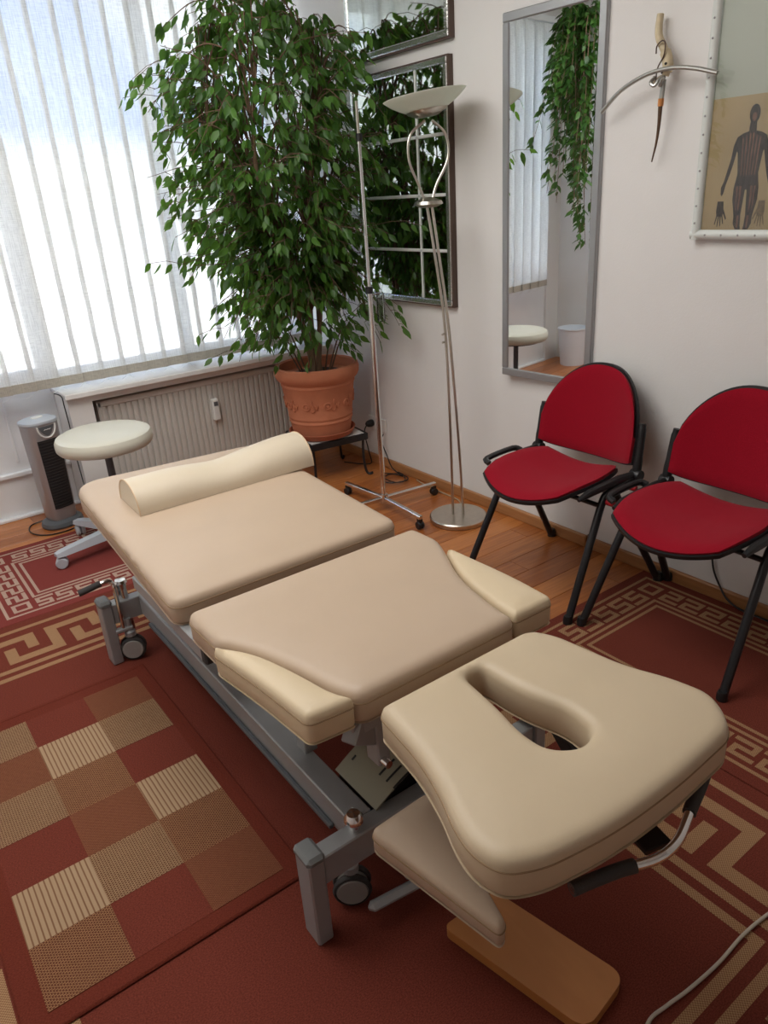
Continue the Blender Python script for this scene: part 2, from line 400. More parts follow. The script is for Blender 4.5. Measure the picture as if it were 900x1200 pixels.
        for L in loops:
            o = len(pts); pts += L; dd += [0.]*len(L); ed += [(o+i, o+(i+1) % len(L)) for i in range(len(L))]
        nb_ = len(pts); ins_l = [bx*(1-math.cos(k/6*math.pi/2)) for k in range(2, 7)]+[bx+puffw*.5]
        for li, L in enumerate(loops):
            for ins in ins_l:
                for q in inset(L, -ins if li else ins):
                    if inside(q) and abs(dist(q)-ins) < ins*.12+.0003: pts.append(q); dd.append(ins)
        xs = [p.x for p in loops[0]]; ys = [p.y for p in loops[0]]; st_ = .03; ny = int((max(ys)-min(ys))/st_)+1; nx_ = int((max(xs)-min(xs))/st_)+1
        for a in range(nx_):
            for c in range(ny):
                q = Vector((min(xs)+(a+.5+.5*(c % 2))*st_, min(ys)+(c+.5)*st_))
                if inside(q):
                    d = dist(q)
                    if d > bx+puffw*.5+.012: pts.append(q); dd.append(d)
        from mathutils.geometry import delaunay_2d_cdt
        P, E_, F, ov, oe, of = delaunay_2d_cdt(pts, ed, [], 0, 1e-5)
        dz = [dd[o[0]] if o else dist(p) for o, p in zip(ov, P)]
        F = [f for f in F if inside(sum((P[i] for i in f), Vector((0, 0)))/len(f))]
        def zz(d):
            if d >= bx: return zt+puff*min(1, (d-bx)/max(puffw, 1e-4))
            return zt-bz+bz*math.sqrt(max(0, 1-(1-d/bx)**2))
        vs = [fn(p.x, p.y, zz(d)) for p, d in zip(P, dz)]; m = len(vs)
        idx = {}
        for k, o in enumerate(ov):
            for q in o:
                if q < nb_: idx[q] = k
        fs = [tuple(f) for f in F]; o = 0
        for li, L in enumerate(loops):
            n_ = len(L); rings = [[idx[o+k] for k in range(n_)]]
            for ins, z in ((0, zt-th+bb), (bb*.3, zt-th+bb*.3), (bb, zt-th)):
                q = inset(L, -ins if li else ins); b0 = len(vs); vs += [fn(p.x, p.y, z) for p in q]; rings.append(list(range(b0, b0+n_)))
            for r0, r1 in zip(rings, rings[1:]): fs += [(r0[k], r1[k], r1[(k+1) % n_], r0[(k+1) % n_]) for k in range(n_)]
            o += n_
        b0 = len(vs); vs += [fn(p.x, p.y, zt-th+.0005) for p in P]; fs += [tuple(i+b0 for i in f[::-1]) for f in F]
        return s.add(vs, fs)
    def seam(s, outline, z, r=.0016, fn=None, out=.0004):
        fn = fn or (lambda x, y, z: (x, y, z)); P = inset(ccw([Vector(p) for p in outline]), -out)
        return s.tube([fn(p.x, p.y, z) for p in P], r, 6, closed=True)
    def grid(s, fn, nu, nv, th=0., closed_edges=True):
        """surface fn(u,v)->(P) u,v in [0,1]; th: thickness along normal"""
        P = [[Vector(fn(i/nu, j/nv)) for i in range(nu+1)] for j in range(nv+1)]
        top = [p for row in P for p in row]; W_ = nu+1
        fs = [(j*W_+i, j*W_+i+1, (j+1)*W_+i+1, (j+1)*W_+i) for j in range(nv) for i in range(nu)]
        if not th: return s.add(top, fs)
        nr = [Vector() for _ in top]
        for f in fs:
            n = (top[f[1]]-top[f[0]]).cross(top[f[3]]-top[f[0]])+(top[f[3]]-top[f[2]]).cross(top[f[1]]-top[f[2]])
            for i in f: nr[i] += n
        m = len(top); bot = [p-nr[i].normalized()*th for i, p in enumerate(top)]
        allf = fs+[tuple(i+m for i in f[::-1]) for f in fs]
        edge = [i for i in range(W_)]+[j*W_+nu for j in range(1, nv+1)]+[nv*W_+i for i in range(nu-1, -1, -1)]+[j*W_ for j in range(nv-1, 0, -1)]
        for k in range(len(edge)):
            a, b = edge[k], edge[(k+1) % len(edge)]; allf.append((a, a+m, b+m, b))
        return s.add(top+bot, allf)
    def build(s, name, mats, parent=None, smooth=35, org=None):
        if isinstance(mats, str): mats = [mats]
        if parent is not None: o0 = ORG.get(parent.name, Vector())
        elif org is not None: o0 = Vector(org)
        else:
            xs = [v.x for v in s.v]; ys = [v.y for v in s.v]
            o0 = Vector(((min(xs)+max(xs))/2, (min(ys)+max(ys))/2, min(v.z for v in s.v)))
        me = bpy.data.meshes.new(name); me.from_pydata([v-o0 for v in s.v], [], s.f)
        for k in mats: me.materials.append(MT[k])
        me.polygons.foreach_set('material_index', s.m)
        bm = bmesh.new(); bm.from_mesh(me); bmesh.ops.recalc_face_normals(bm, faces=bm.faces); bm.to_mesh(me); bm.free()
        if smooth:
            me.polygons.foreach_set('use_smooth', [True]*len(me.polygons)); me.set_sharp_from_angle(angle=R(smooth))
        me.update()
        o = bpy.data.objects.new(name, me); COL.objects.link(o)
        if parent is not None: o.parent = parent; ORG[o.name] = o0
        else: o.location = o0; ORG[o.name] = o0
        return o
def copy_tree(o, parent=None):
    c = o.copy(); COL.objects.link(c)
    if parent is not None: c.parent = parent
    for ch in list(o.children): copy_tree(ch, c)
    return c

# ------------------------------------------------------------------ room shell
XR, XL, YF, YB, ZC = 2.41, -0.80, 4.14, -1.9, 2.8
b = MB().box((XL-.1, YB-.1, -.12), (XR+.1, YF+.25, -.012)); floor = tag(b.build('floor', 'parquet', smooth=0), kind='structure')
# parquet planks, each one a piece of the floor
PL = 1.05; PW = .112
def plank_mesh(x0, x1):
    return MB().box((x0, .0006, -.012), (x1, PW-.0006, 0), .0012)
row = 0; y = YB
cache = {}
while y < YF+.08:
    off = (row*.41) % PL; x = XL-off
    while x < XR:
        a, c = max(x, XL), min(x+PL, XR)
        if c-a > .03:
            key = (round(c-a, 3),)
            if key not in cache:
                o = MB().box((0, .0006, -.012), (c-a-.001, PW-.0006, 0), .0012).build('plank', 'parquet', floor, smooth=0)
                o.data.transform(Matrix.Translation(ORG[floor.name])); cache[key] = o
            else:
                o = cache[key].copy(); COL.objects.link(o)
            o.location = Vector((a, y, 0))-ORG[floor.name]
        x += PL
    y += PW; row += 1
tag(MB().box((XR, YB-.1, -.12), (XR+.12, YF+.25, ZC+.1)).build('wall_right', 'wall', smooth=0), kind='structure')
tag(MB().box((XL-.12, YB-.1, -.12), (XL, YF+.25, ZC+.1)).build('wall_left', 'wall', smooth=0), kind='structure')
tag(MB().box((XL, YB-.12, -.12), (XR, YB, ZC+.1)).build('wall_back', 'wall', smooth=0), kind='structure')
tag(MB().box((XL-.1, YB-.1, ZC), (XR+.1, YF+.25, ZC+.12)).build('ceiling', 'ceiling', smooth=0), kind='structure')
# window wall: parapet with radiator niche, lintel, left pier
DX0, DX1 = -.62, .845      # balcony door opening
b = MB()
b.box((DX1, 3.90, 0), (.965, YF+.2, .632)); b.box((.965, 4.06, 0), (XR, YF+.2, .632)); b.box((2.33, 3.90, 0), (XR, 4.06, .632))
b.box((.965, 3.90, .600), (2.33, 4.06, .632))
b.box((XL, YF, 0), (DX0, YF+.2, ZC)); b.box((DX0, YF, 2.52), (XR, YF+.2, ZC))
wall_front = tag(b.build('wall_front', 'wall', smooth=0), kind='structure')
# sill
sill = MB().box((.832, 3.86, .634), (XR-.002, YF+.02, .662), .004).build('trim_1', 'marble', smooth=0); tag(sill, 'pale polished stone window sill above the radiator', kind='structure')
# window over the parapet
win = tag(thing('window_1', None, None, (1.62, YF+.06, .662)), kind='structure')
b = MB()
for (x0, x1, z0, z1) in ((.845, .875, .662, 2.52), (2.35, 2.41, .662, 2.52), (1.60, 1.67, .662, 2.52), (.845, 2.41, .662, .73), (.845, 2.41, 2.45, 2.52)):
    b.box((x0, YF+.03, z0), (x1, YF+.09, z1), .004)
b.build('window_frame', 'white', win, 0)
for x0, x1 in ((.875, 1.60), (1.67, 2.35)):
    MB().box((x0, YF+.057, .73), (x1, YF+.063, 2.45)).build('pane', 'glass', win, 0)
# balcony door beside it
door = tag(thing('door_1', None, None, (.11, YF+.05, 0)), kind='structure')
b = MB().box((DX0, YF+.02, 0), (DX1, YF+.07, .76), .003)
b.build('door_panel', 'white', door, 0)
b = MB()
b.box((DX0, YF-.004, .228), (DX1-.002, YF+.022, .254), .005); b.box((DX0, YF-.012, .0), (DX1-.002, YF+.022, .016), .003)
b.box((DX0, YF+.0, .72), (DX1-.002, YF+.03, .76), .004)
b.build('moulding', 'white', door, 0)
b = MB()
for x0, x1 in ((DX0, DX0+.10), (.06, .16), (DX1-.05, DX1)): b.box((x0, YF+.02, .76), (x1, YF+.075, 2.52), .003)
b.box((DX0, YF+.02, 2.42), (DX1, YF+.075, 2.52), .003); b.build('door_frame', 'white', door, 0)
for x0, x1 in ((DX0+.1, .06), (.16, DX1-.05)): MB().box((x0, YF+.045, .76), (x1, YF+.051, 2.42)).build('pane', 'glass', door, 0)
MB().box((.585, YF+.0135, .30), (.60, YF+.026, .72), .004).build('door_edge_strip', 'white', door, 0)
# skirting on the right wall in three lengths with a notch
sk = tag(thing('baseboard_right', None, None, (XR-.008, 1.2, 0)), kind='structure')
for y0, y1 in ((1.885, 3.9), (-1.9, 1.872)):
    b = MB().box((XR-.020, y0, 0), (XR, y1, .052), .004); b.build('board', 'skirting', sk, 0)
MB().box((XR-.007, 1.872, 0), (XR, 1.885, .058)).build('dark_gap', 'frame_dark', sk, 0)
# outside: pale sunlit building and paving
tag(MB().box((-14, 26, -4), (24, 28, .4)).build('wall_outside', 'outside', smooth=0), kind='structure')
tag(MB().box((-40, 4.6, -4.1), (45, 60, -4)).build('ground', 'ground', smooth=0), kind='structure')

# ------------------------------------------------------------------ vertical blind
BY = 4.0
bl = thing('vertical_blind', 'off-white vertical slat blind drawn across the window and balcony door', 'blind', (.95, BY, .68))
MB().box((-.45, BY-.025, 2.535), (2.345, BY+.025, 2.575), .004).build('headrail', 'white', bl, 0)
pitch = .114; wdt = .136
x = -.42; i = 0; s0 = None
brk = MB()
rng = random.Random(5)
while x+wdt < 2.36:
    def slat_fn(u, v, z0, z1, dy):
        xx = (u-.5)*wdt; return (xx, -.007*(2*u-1)+.003*(1-(2*u-1)**2)+dy, z0+(z1-z0)*v)
    if s0 is None:
        m1 = MB().grid(lambda u, v: slat_fn(u, v, 0.04, 1.855, 0), 6, 12); s0 = m1.build('slat', 'blind', bl); s0.data.transform(Matrix.Translation(ORG[bl.name]))
        m2 = MB().grid(lambda u, v: slat_fn(u, v, 0, .046, -.0035), 6, 1, .004); h0 = m2.build('hem', 'blindhem', s0); h0.data.transform(Matrix.Translation(ORG[bl.name])); s = s0
    else: s = copy_tree(s0, bl)
    s.location = Vector((x+wdt/2, BY, .683))-ORG[bl.name]
    s.rotation_euler = (0, 0, R(rng.uniform(-.7, .7)))
    x += pitch; i += 1
b = MB(); x = -.42
while x+wdt+pitch < 2.36:   # beaded chain looping between the hems
    p0 = Vector((x+.02, BY-.012, .685)); p1 = Vector((x+pitch+.02, BY-.012, .685)); b.tube([p0.lerp(p1, t)-Vector((0, 0, .028*4*t*(1-t))) for t in [k/8 for k in range(9)]], .0011, 4); x += pitch
b.build('bottom_chain', 'white_plastic', bl)

# ------------------------------------------------------------------ radiator in the niche
rad = thing('radiator', 'grey-beige fluted panel radiator in the niche under the sill', 'radiator', (1.62, 3.96, .1))
b = MB(); x0, x1, z0, z1, yf = .995, 2.29, .10, .578, 3.945
n = 38; prof = []
for k in range(n):
    a = x0+.02+(x1-x0-.04)*k/n; c = (x1-x0-.04)/n
    prof += [(a, yf), (a+c*.58, yf), (a+c*.68, yf+.012), (a+c*.90, yf+.012)]
prof.append((x1-.02, yf))
vs = [(p[0], p[1], z0+.035) for p in prof]+[(p[0], p[1], z1-.03) for p in prof]; m = len(prof)
b.add(vs, [(i, i+1, m+i+1, m+i) for i in range(m-1)])
b.build('fluted_panel', 'radiator', rad, 20)
b = MB(); b.box((x0, yf-.003, z1-.032), (x1, yf+.09, z1), .006); b.box((x0, yf-.003, z0), (x1, yf+.09, z0+.037), .006)
b.box((x0, yf-.003, z0), (x0+.022, yf+.09, z1), .005); b.box((x1-.022, yf-.003, z0), (x1, yf+.09, z1), .005); b.box((x0+.01, yf+.02, z0+.01), (x1-.01, yf+.085, z1-.01))
b.build('housing', 'radiator', rad, 0)
mt = MB().box((1.612, yf-.035, .345), (1.652, yf-.001, .47), .006).build('heat_meter', 'white_plastic', rad, 0); tag(mt, 'small white heat meter')
MB().box((1.620, yf-.037, .43), (1.644, yf-.034, .455), .001).build('display', 'darkgrey', mt, 0)
b = MB(); [b.cyl((xx, 4.0, 0), (xx, 4.0, .12), .01) for xx in (2.2, 2.25)]; b.build('pipe', 'radiator', rad)

# ------------------------------------------------------------------ rugs
def rug_rects(b, x0, x1, y0, y1, z, rects, h=.0007):
    for (a, c, d, e) in rects:
        if c-a > 1e-4 and e-d > 1e-4:
            vs = [(a, d, z), (c, d, z), (c, e, z), (a, e, z), (a, d, z+h), (c, d, z+h), (c, e, z+h), (a, e, z+h)]
            b.add(vs, [(4, 5, 6, 7), (0, 1, 5, 4), (1, 2, 6, 5), (2, 3, 7, 6), (3, 0, 4, 7)])
def ring(x0, x1, y0, y1, w_):
    return [(x0, x1, y0, y0+w_), (x0, x1, y1-w_, y1), (x0, x0+w_, y0+w_, y1-w_), (x1-w_, x1, y0+w_, y1-w_)]
def key_run(L, c):
    """meander cells along length L, cell c, five rows; returns rects in (s, t)"""
    out = []; per = 6*c; n = max(1, round((L-3*c)/per)); per = (L-3*c)/n; k = per/6
    for i in range(n):
        o = i*per
        out += [(o, o+k, 0, 3*c), (o+k, o+4*k, 0, c), (o+4*k, o+5*k, 0, 5*c), (o+5*k, o+9*k if i < n-1 else o+8*k, 4*c, 5*c)]
        if i < n-1: out.append((o+8*k, o+9*k, 2*c, 4*c))
    return out
def key_s(L, c):
    """row of S shapes"""
    n = max(1, round(L/(5.2*c))); per = L/n; k = per/5.2; out = []
    for i in range(n):
        o = i*per+.1*k
        out += [(o, o+4.6*k, 4*c, 5*c), (o, o+k, 3*c, 4*c), (o, o+4*k, 2*c, 3*c), (o+3*k, o+4*k, c, 2*c), (o-.6*k if i else o, o+4*k, 0, c)]
    return out
def greek_rug(name, label, mats, X0, X1, Y0, Y1, z0, th, e1, lw, kgap, c, igap, iw, igap2, run=key_run):
    b = MB().box((X0, Y0, z0), (X1, Y1, z0+th), .002); b.mat(1); z = z0+th
    r = ring(X0+e1, X1-e1, Y0+e1, Y1-e1, lw)
    k0 = e1+lw+kgap; kw = 5*c
    ax0, ax1, ay0, ay1 = X0+k0, X1-k0, Y0+k0, Y1-k0
    # corner squares
    for cx, cy in ((ax0, ay0), (ax1-kw, ay0), (ax0, ay1-kw), (ax1-kw, ay1-kw)):
        r += ring(cx+c*.3, cx+kw-c*.3, cy+c*.3, cy+kw-c*.3, c*.9)
    g = kw+c; sh = c*.9 if run is key_run else 0
    Lx = ax1-ax0-2*g; Ly = ay1-ay0-2*g
    for (s0, s1, t0, t1) in run(Lx, c):
        r.append((ax0+g+s0, ax0+g+s1, ay0+t0, ay0+t1)); r.append((ax1-g-s1, ax1-g-s0, ay1-t1, ay1-t0))
    for (s0, s1, t0, t1) in run(Ly, c):
        r.append((ax1-t1, ax1-t0, ay1-g-s1+sh, ay1-g-s0+sh)); r.append((ax0+t0, ax0+t1, ay0+g+s0-sh, ay0+g+s1-sh))
    i0 = k0+kw+igap
    r += ring(X0+i0, X1-i0, Y0+i0, Y1-i0, iw)
    i1 = i0+iw+igap2
    r += ring(X0+i1, X1-i1, Y0+i1, Y1-i1, iw)
    rug_rects(b, X0, X1, Y0, Y1, z, r)
    return b.build(name, mats, smooth=0)
tag(greek_rug('area_rug', 'large brick-red flatweave rug with wide tan Greek key border under the treatment table', ['rug_red', 'rug_tan'],
    -.405, 1.595, .045, 2.97, 0, .006, .052, .022, .045, .038, .030, .024, .026), 'large brick-red flatweave rug with wide tan Greek key border under the treatment table', 'rug')
tag(greek_rug('area_rug', 'dusty red rug with fine pale key border under the stool by the heater', ['rug_rose', 'rug_pale'],
    .19, 1.36, 2.972, 3.745, .0005, .006, .045, .012, .018, .0165, .014, .012, .016, key_s), 'dusty red rug with fine pale key border under the stool by the heater', 'rug')
tag(greek_rug('area_rug', 'red-brown rug with fine tan key border under the red chairs', ['rug_red', 'rug_tan'],
    1.597, 2.385, -.20, 1.58, .0005, .007, .040, .012, .018, .0165, .014, .012, .016, key_s), 'red-brown rug with fine tan key border under the red chairs', 'rug')
# patchwork rug
SX = [-.04, .142, .324, .506]; SYs = [1.243, 1.417, 1.590, 1.763, 1.936, 2.109, 2.27]
cells = ['BRF', 'SLB', 'RFS', 'LBR', 'FSL', 'LRF']   # rows from the near edge, left to right
mi = {'R': 0, 'B': 2, 'F': 3, 'S': 4, 'L': 5}
b = MB().mat(1); zb = .0067; tp = .0135
b.box((-.092, 1.198, zb), (.55, 2.335, tp), .003)
b.mat(1)
rug_rects(b, 0, 0, 0, 0, tp, ring(-.087, .545, 1.203, 2.33, .012), .0008)
for r_, rowc in enumerate(cells):
    for c_, ch in enumerate(rowc):
        b.mat(mi[ch]); rug_rects(b, 0, 0, 0, 0, tp, [(SX[c_], SX[c_+1], SYs[r_], SYs[r_+1])], .0012 if ch != 'R' else .0006)
tag(b.build('patchwork_rug', ['rug_red', 'sq_border', 'sq_brown', 'sq_fine', 'sq_stripe', 'sq_light'], smooth=0),
    'small rug of red, tan and brown woven squares lying left of the treatment table', 'rug')

# ------------------------------------------------------------------ treatment table
TT = thing('treatment_table', 'beige padded massage table on a grey steel lift frame', 'massage table', (.82, 1.6, .0065))
Z0 = .0069; ZT = .62
FZ = .247
def post(x, y, sx):
    b = MB().box((x-.019, y-.03, Z0), (x+.019, y+.03, FZ-.006), .004); o = b.build('foot_post', 'steel', TT, 0)
    c = MB().box((x-.022, y-.034, FZ-.012), (x+.022, y+.034, FZ+.012), .008); c.build('end_cap', 'cap_grey', o, 0)
for yy in (1.048, 2.425):
    for xx in (.487, 1.155): post(xx, yy, 1)
for yy in (1.048, 2.425):
    b = MB().box((.506, yy-.022, .160), (1.136, yy+.022, .236), .003); cb = b.build('cross_bar', 'steel', TT, 0)
    if yy < 2:   # lettering on the near bar
        t = bpy.data.curves.new('lettering', 'FONT'); t.body = 'na'; t.size = .042; t.extrude = .0004; t.shear = .25
        to = bpy.data.objects.new('lettering', t); COL.objects.link(to)
        dg = bpy.context.evaluated_depsgraph_get(); me = bpy.data.meshes.new_from_object(to.evaluated_get(dg)); COL.objects.unlink(to); bpy.data.objects.remove(to)
        me.materials.append(MT['black']); lt = bpy.data.objects.new('lettering', me); COL.objects.link(lt); lt.parent = cb
        lt.rotation_euler = (R(90), 0, 0); lt.location = Vector((.715, yy-.0226, .190))-ORG[TT.name]; tag(lt, 'black lettering')
        MB().box((.717, yy-.0232, .183), (.767, yy-.0221, .1865)).build('underline', 'redcap', cb, 0)
for xx in (.632, 1.008):
    b = MB().beam((xx, 1.07, .202), (xx, 2.403, .202), .058, .074, .003); rl = b.build('rail', 'steel', TT, 0)
    MB().beam((xx-(.036 if xx < .8 else -.036), 1.14, .172), (xx-(.036 if xx < .8 else -.036), 2.3, .172), .012, .012, .002).build('guide_rod', 'darkgrey', rl, 0)
# castors
def castor(x, y, rot):
    z = .057+Z0
    b = MB(); d = Vector((math.cos(rot), math.sin(rot), 0))
    for s in (-1, 1):
        b.lathe([(0, -.010), (.034, -.010), (.037, -.006), (.037, .006), (.034, .010), (0, .010)], Vector((x, y, z-.012))+d*s*.014, 28, d)
    w_ = b.build('castor', 'wheel', TT)
    b = MB()
    for s in (-1, 1): b.lathe([(.0375, -.0085), (.042, -.007), (.045, 0), (.042, .007), (.0375, .0085)], Vector((x, y, z-.012))+d*s*.014, 28, d)
    b.build('tyre', 'rubber', w_)
    b = MB().cyl((x, y, z+.03), (x, y, .17), .011); b.lathe([(.014, 0), (.019, .003), (.019, .02), (.012, .028)], (x, y, z+.034), 20); b.build('stem', 'steel', w_)
castor(.594, 1.072, R(-122)); castor(.548, 2.40, R(-112)); castor(1.07, 1.05, R(-122)); castor(1.07, 2.42, R(-112))
# chrome knob on the near bar, screw knob and lever at the far bar
b = MB().cyl((.602, 1.048, .234), (.602, 1.048, .262), .012); b.lathe([(0, .050), (.014, .047), (.021, .037), (.022, .028), (.018, .021), (0, .018)], (.602, 1.048, .234), 24); b.build('chrome_knob', 'chrome', TT)
b = MB().cyl((.560, 2.43, .10), (.560, 2.43, .285), .017); b.lathe([(0, .04), (.018, .038), (.023, .028), (.02, .02), (.016, .0)], (.560, 2.43, .27), 24); b.build('chrome_knob', 'chrome', TT)
pts = catmull([(.528, 2.395, .14), (.528, 2.395, .285), (.526, 2.40, .318), (.505, 2.403, .330), (.425, 2.408, .318)], 5)
lv = MB().tube(pts, .0075, 10).build('brake_lever', 'chrome', TT)
MB().tube([(.49, 2.404, .330), (.425, 2.408, .318), (.415, 2.409, .3165)], .0115, 12).build('grip', 'rubber', lv)
MB().box((.50, 2.385, .128), (.56, 2.41, .142), .003).build('lever_plate', 'steel', TT, 0)
# motor cover between the rails
def cov(u, v):
    return (.664+.30*u, 1.055+.165*v, .243+.060*math.sin(math.pi*min(1, max(0, u))))
cv = MB().grid(cov, 14, 8, .004).build('motor_cover', 'cover', TT)
b = MB().box((.668, 1.075, .18), (.96, 1.21, .242)); b.build('cover_core', 'black', TT, 0)
for k in range(3):
    yy = 1.075-.027*k+.03; xo = .012*k
    b = MB(); b.grid(lambda u, v: (.715+.045*u, yy+.006*v, .2448+.060*math.sin(math.pi*(.715+.045*u-.664)/.30)), 8, 1); b.build('slot', 'black', cv)
b = MB().grid(lambda u, v: (.70+.012*u, 1.195+.006*v, .2448+.060*math.sin(math.pi*(.70+.012*u-.664)/.30)), 3, 1); b.build('slot', 'black', cv)
# lifting column, scissor arms and upper frame
MB().box((.74, 1.60, .20), (.90, 1.84, .30), .006).build('lift_base', 'steel', TT, 0)
for xx in (.735, .907):
    MB().beam((xx, 1.30, .30), (xx, 1.90, .50), .03, .05, .003).build('lift_arm', 'steel', TT, 0)
MB().beam((.82, 1.35, .33), (.82, 1.78, .45), .04, .04, .004).build('lift_actuator', 'darkgrey', TT, 0)
for xx in (.500, 1.135):
    ur = MB().beam((xx, 1.475, .522), (xx, 1.95, .522), .034, .04, .003).build('upper_rail', 'steel', TT, 0)
    MB().beam((xx, 1.45, .522), (xx, 1.477, .522), .037, .043, .005).build('end_cap', 'rubber', ur, 0)
for xx in (.60, 1.06):
    MB().beam((xx, 1.60, .522), (xx, 2.45, .522), .034, .035, .003).build('back_rail', 'steel', TT, 0)
for xx in (.66, .98):
    MB().beam((xx, 1.02, .517), (xx, 1.5, .517), .035, .035, .003).build('seat_rail', 'steel', TT, 0)
for yy in (1.03, 1.46, 1.9, 2.4):
    MB().box((.517 if 1.4 < yy < 2 else .60, yy-.018, .503), (1.118 if 1.4 < yy < 2 else 1.06, yy+.018, .535), .003).build('upper_cross_bar', 'steel', TT, 0)
MB().box((.660, 1.02, .39), (.690, 1.065, .535), .003).build('head_hinge', 'steel', TT, 0)
MB().box((.640, 1.315, .236), (.675, 1.36, .50), .003).build('side_bracket', 'steel', TT, 0)
MB().cyl((.672, 1.00, .405), (.672, 1.05, .405), .009).build('hinge_pin', 'chrome', TT)
MB().beam((.70, 1.06, .44), (.60, 1.02, .52), .035, .05, .003).build('hinge_arm', 'steel', TT, 0)
# face rest supports
MB().beam((.985, .90, .52), (1.005, .78, .36), .022, .03, .002).build('face_rest_strut', 'rubber', TT, 0)
MB().beam((1.012, .91, .50), (1.04, .80, .36), .03, .02, .002).build('face_rest_plate', 'steel_pale', TT, 0)
MB().beam((.67, .95, .512), (.67, .57, .512), .03, .02, .002).build('face_rest_rail', 'steel', TT, 0)
MB().beam((.96, .95, .512), (.96, .57, .512), .03, .02, .002).build('face_rest_rail', 'steel', TT, 0)
MB().beam((.665, .74, .44), (.634, .668, .392), .028, .010, .002).build('arm_rest_link', 'steel_pale', TT, 0)
MB().beam((.58, .985, .07), (.80, .955, .07), .026, .026, .010).build('foot_pedal_bar', 'steel', TT, 0)
MB().beam((.66, 1.14, .17), (.70, .985, .075), .02, .02, .004).build('pedal_link', 'steel', TT, 0)
MB().beam((.80, .955, .07), (.86, 1.10, .18), .02, .02, .004).build('pedal_link', 'steel', TT, 0)
# cushions
back = resample(round_poly([(.470, 1.588, .045), (1.165, 1.588, .045), (1.222, 2.58, .09), (.527, 2.655, .11)]), .03)
mid = resample(round_poly([(.478, 1.524, .03), (1.166, 1.524, .03), (1.168, 1.415, .02), (1.146, 1.362, .04), (1.068, 1.213, .2), (1.038, 1.063, .12), (1.031, .991, .022), (.613, .991, .022), (.588, 1.04, .1), (.565, 1.153, .2), (.534, 1.262, .1), (.499, 1.334, .05), (.480, 1.362, .03)]), .025)
armL = resample(round_poly([(.472, 1.350, .012), (.529, 1.266, .12), (.560, 1.153, .2), (.581, 1.042, .1), (.606, .994, .02), (.500, 1.004, .02), (.486, 1.18, .3), (.465, 1.335, .02)]), .022)
armR = resample(round_poly([(1.146, 1.358, .012), (1.074, 1.213, .2), (1.044, 1.065, .12), (1.037, .997, .015), (1.160, .996, .02), (1.168, 1.13, .2), (1.160, 1.34, .03)]), .022)
face = resample(round_poly([(.618, .945, .022), (.600, .80, .3), (.574, .712, .2), (.548, .652, .1), (.535, .60, .06), (.545, .545, .05), (.60, .515, .1), (.724, .492, .2), (.868, .486, .2), (1.045, .495, .05), (1.085, .53, .05), (1.112, .575, .05), (1.10, .65, .1), (1.07, .725, .15), (1.06, .80, .2), (1.05, .89, .1), (1.02, .945, .03)]), .022)
hole = resample(round_poly([(.806, .912, .03), (.852, .912, .03), (.853, .81, .12), (.882, .71, .12), (.868, .645, .05), (.82, .632, .06), (.775, .665, .06), (.772, .725, .1), (.79, .80, .15)]), .014)
def cushion(name, ol, zt, th, mt_, **k):
    p = MB().pad(ol, zt, th, **k).build(name, mt_, TT, 60)
    s_ = MB().seam(ol, zt-k.get('bz', .022)-.006, fn=k.get('fn')); s_.build('seam', 'seam', p); return p
cushion('back_cushion', back, ZT, .075, 'vinyl', bx=.04, bz=.022)
cushion('seat_cushion', mid, ZT, .075, 'vinyl')
cushion('arm_cushion', armL, ZT-.002, .072, 'arm', bx=.018, bz=.018, puffw=.012)
cushion('arm_cushion', armR, ZT-.002, .072, 'arm', bx=.018, bz=.018, puffw=.012)
fp = cushion('face_cushion', face, ZT, .078, 'cream', hole=hole, bx=.028, bz=.02)
tag(fp, 'cream head cushion with a teardrop breathing slot')
low = resample(round_poly([(.560, .925, .03), (.725, .93, .03), (.712, .87, .06), (.672, .66, .015), (.650, .655, .012), (.615, .76, .15), (.575, .88, .1)]), .022)
fl = lambda x, y, z: (x, y, z-(.925-y)*.30)
lc = cushion('lowered_arm_cushion', low, .365, .055, 'vinyl', bx=.016, bz=.014, puffw=.01, puff=.003, fn=fl)
# head handle
pts = catmull([(.668, .519, .497), (.70, .510, .498), (.752, .493, .50), (.81, .470, .50), (.862, .468, .50), (.915, .484, .50), (.945, .495, .502), (1.0, .512, .505), (1.035, .525, .505)], 5)
hd = MB().tube(pts, .0085, 12).build('head_handle', 'chrome', TT)
MB().tube(pts[:13], .0115, 14).build('foam_grip', 'rubber', hd); MB().tube(pts[-13:], .0115, 14).build('foam_grip', 'rubber', hd)
MB().beam((.87, .60, .49), (.842, .485, .488), .052, .012, .002).build('handle_bracket', 'black', TT, 0)

# bolster lying on the back cushion
bo = thing('bolster', 'cream half-round vinyl bolster lying across the far end of the massage table', 'bolster', (.93, 2.25, ZT+.005))
def bol(t, k, n=18):
    xx = .600+.625*t
    rise = .088-.016*math.exp(-((t-.50)/.16)**2)+.012*math.exp(-((t-.93)/.18)**2)
    a = k/n*math.pi; yy = 2.256-.100*math.cos(a)*(1 if math.cos(a) < 0 else 1.0)
    return (xx+ (yy-2.15)*.03, yy, ZT+.005+rise*math.sin(a)**.85)
nx, nk = 30, 18
vs = [bol(i/nx, k) for i in range(nx+1) for k in range(nk+1)]; W_ = nk+1
fs = [(i*W_+k, i*W_+k+1, (i+1)*W_+k+1, (i+1)*W_+k) for i in range(nx) for k in range(nk)]
fs += [tuple(range(nk+1)), tuple(nx*W_+k for k in range(nk, -1, -1))]+[(i*W_, (i+1)*W_, (i+1)*W_+nk, i*W_+nk) for i in range(nx)]
MB().add(vs, fs).build('cushion', 'bolster', bo, 50)
for t in (0.0, 1.0):
    MB().tube([bol(t, k) for k in range(nk+1)], .0022, 6).build('seam', 'seam_light', bo)

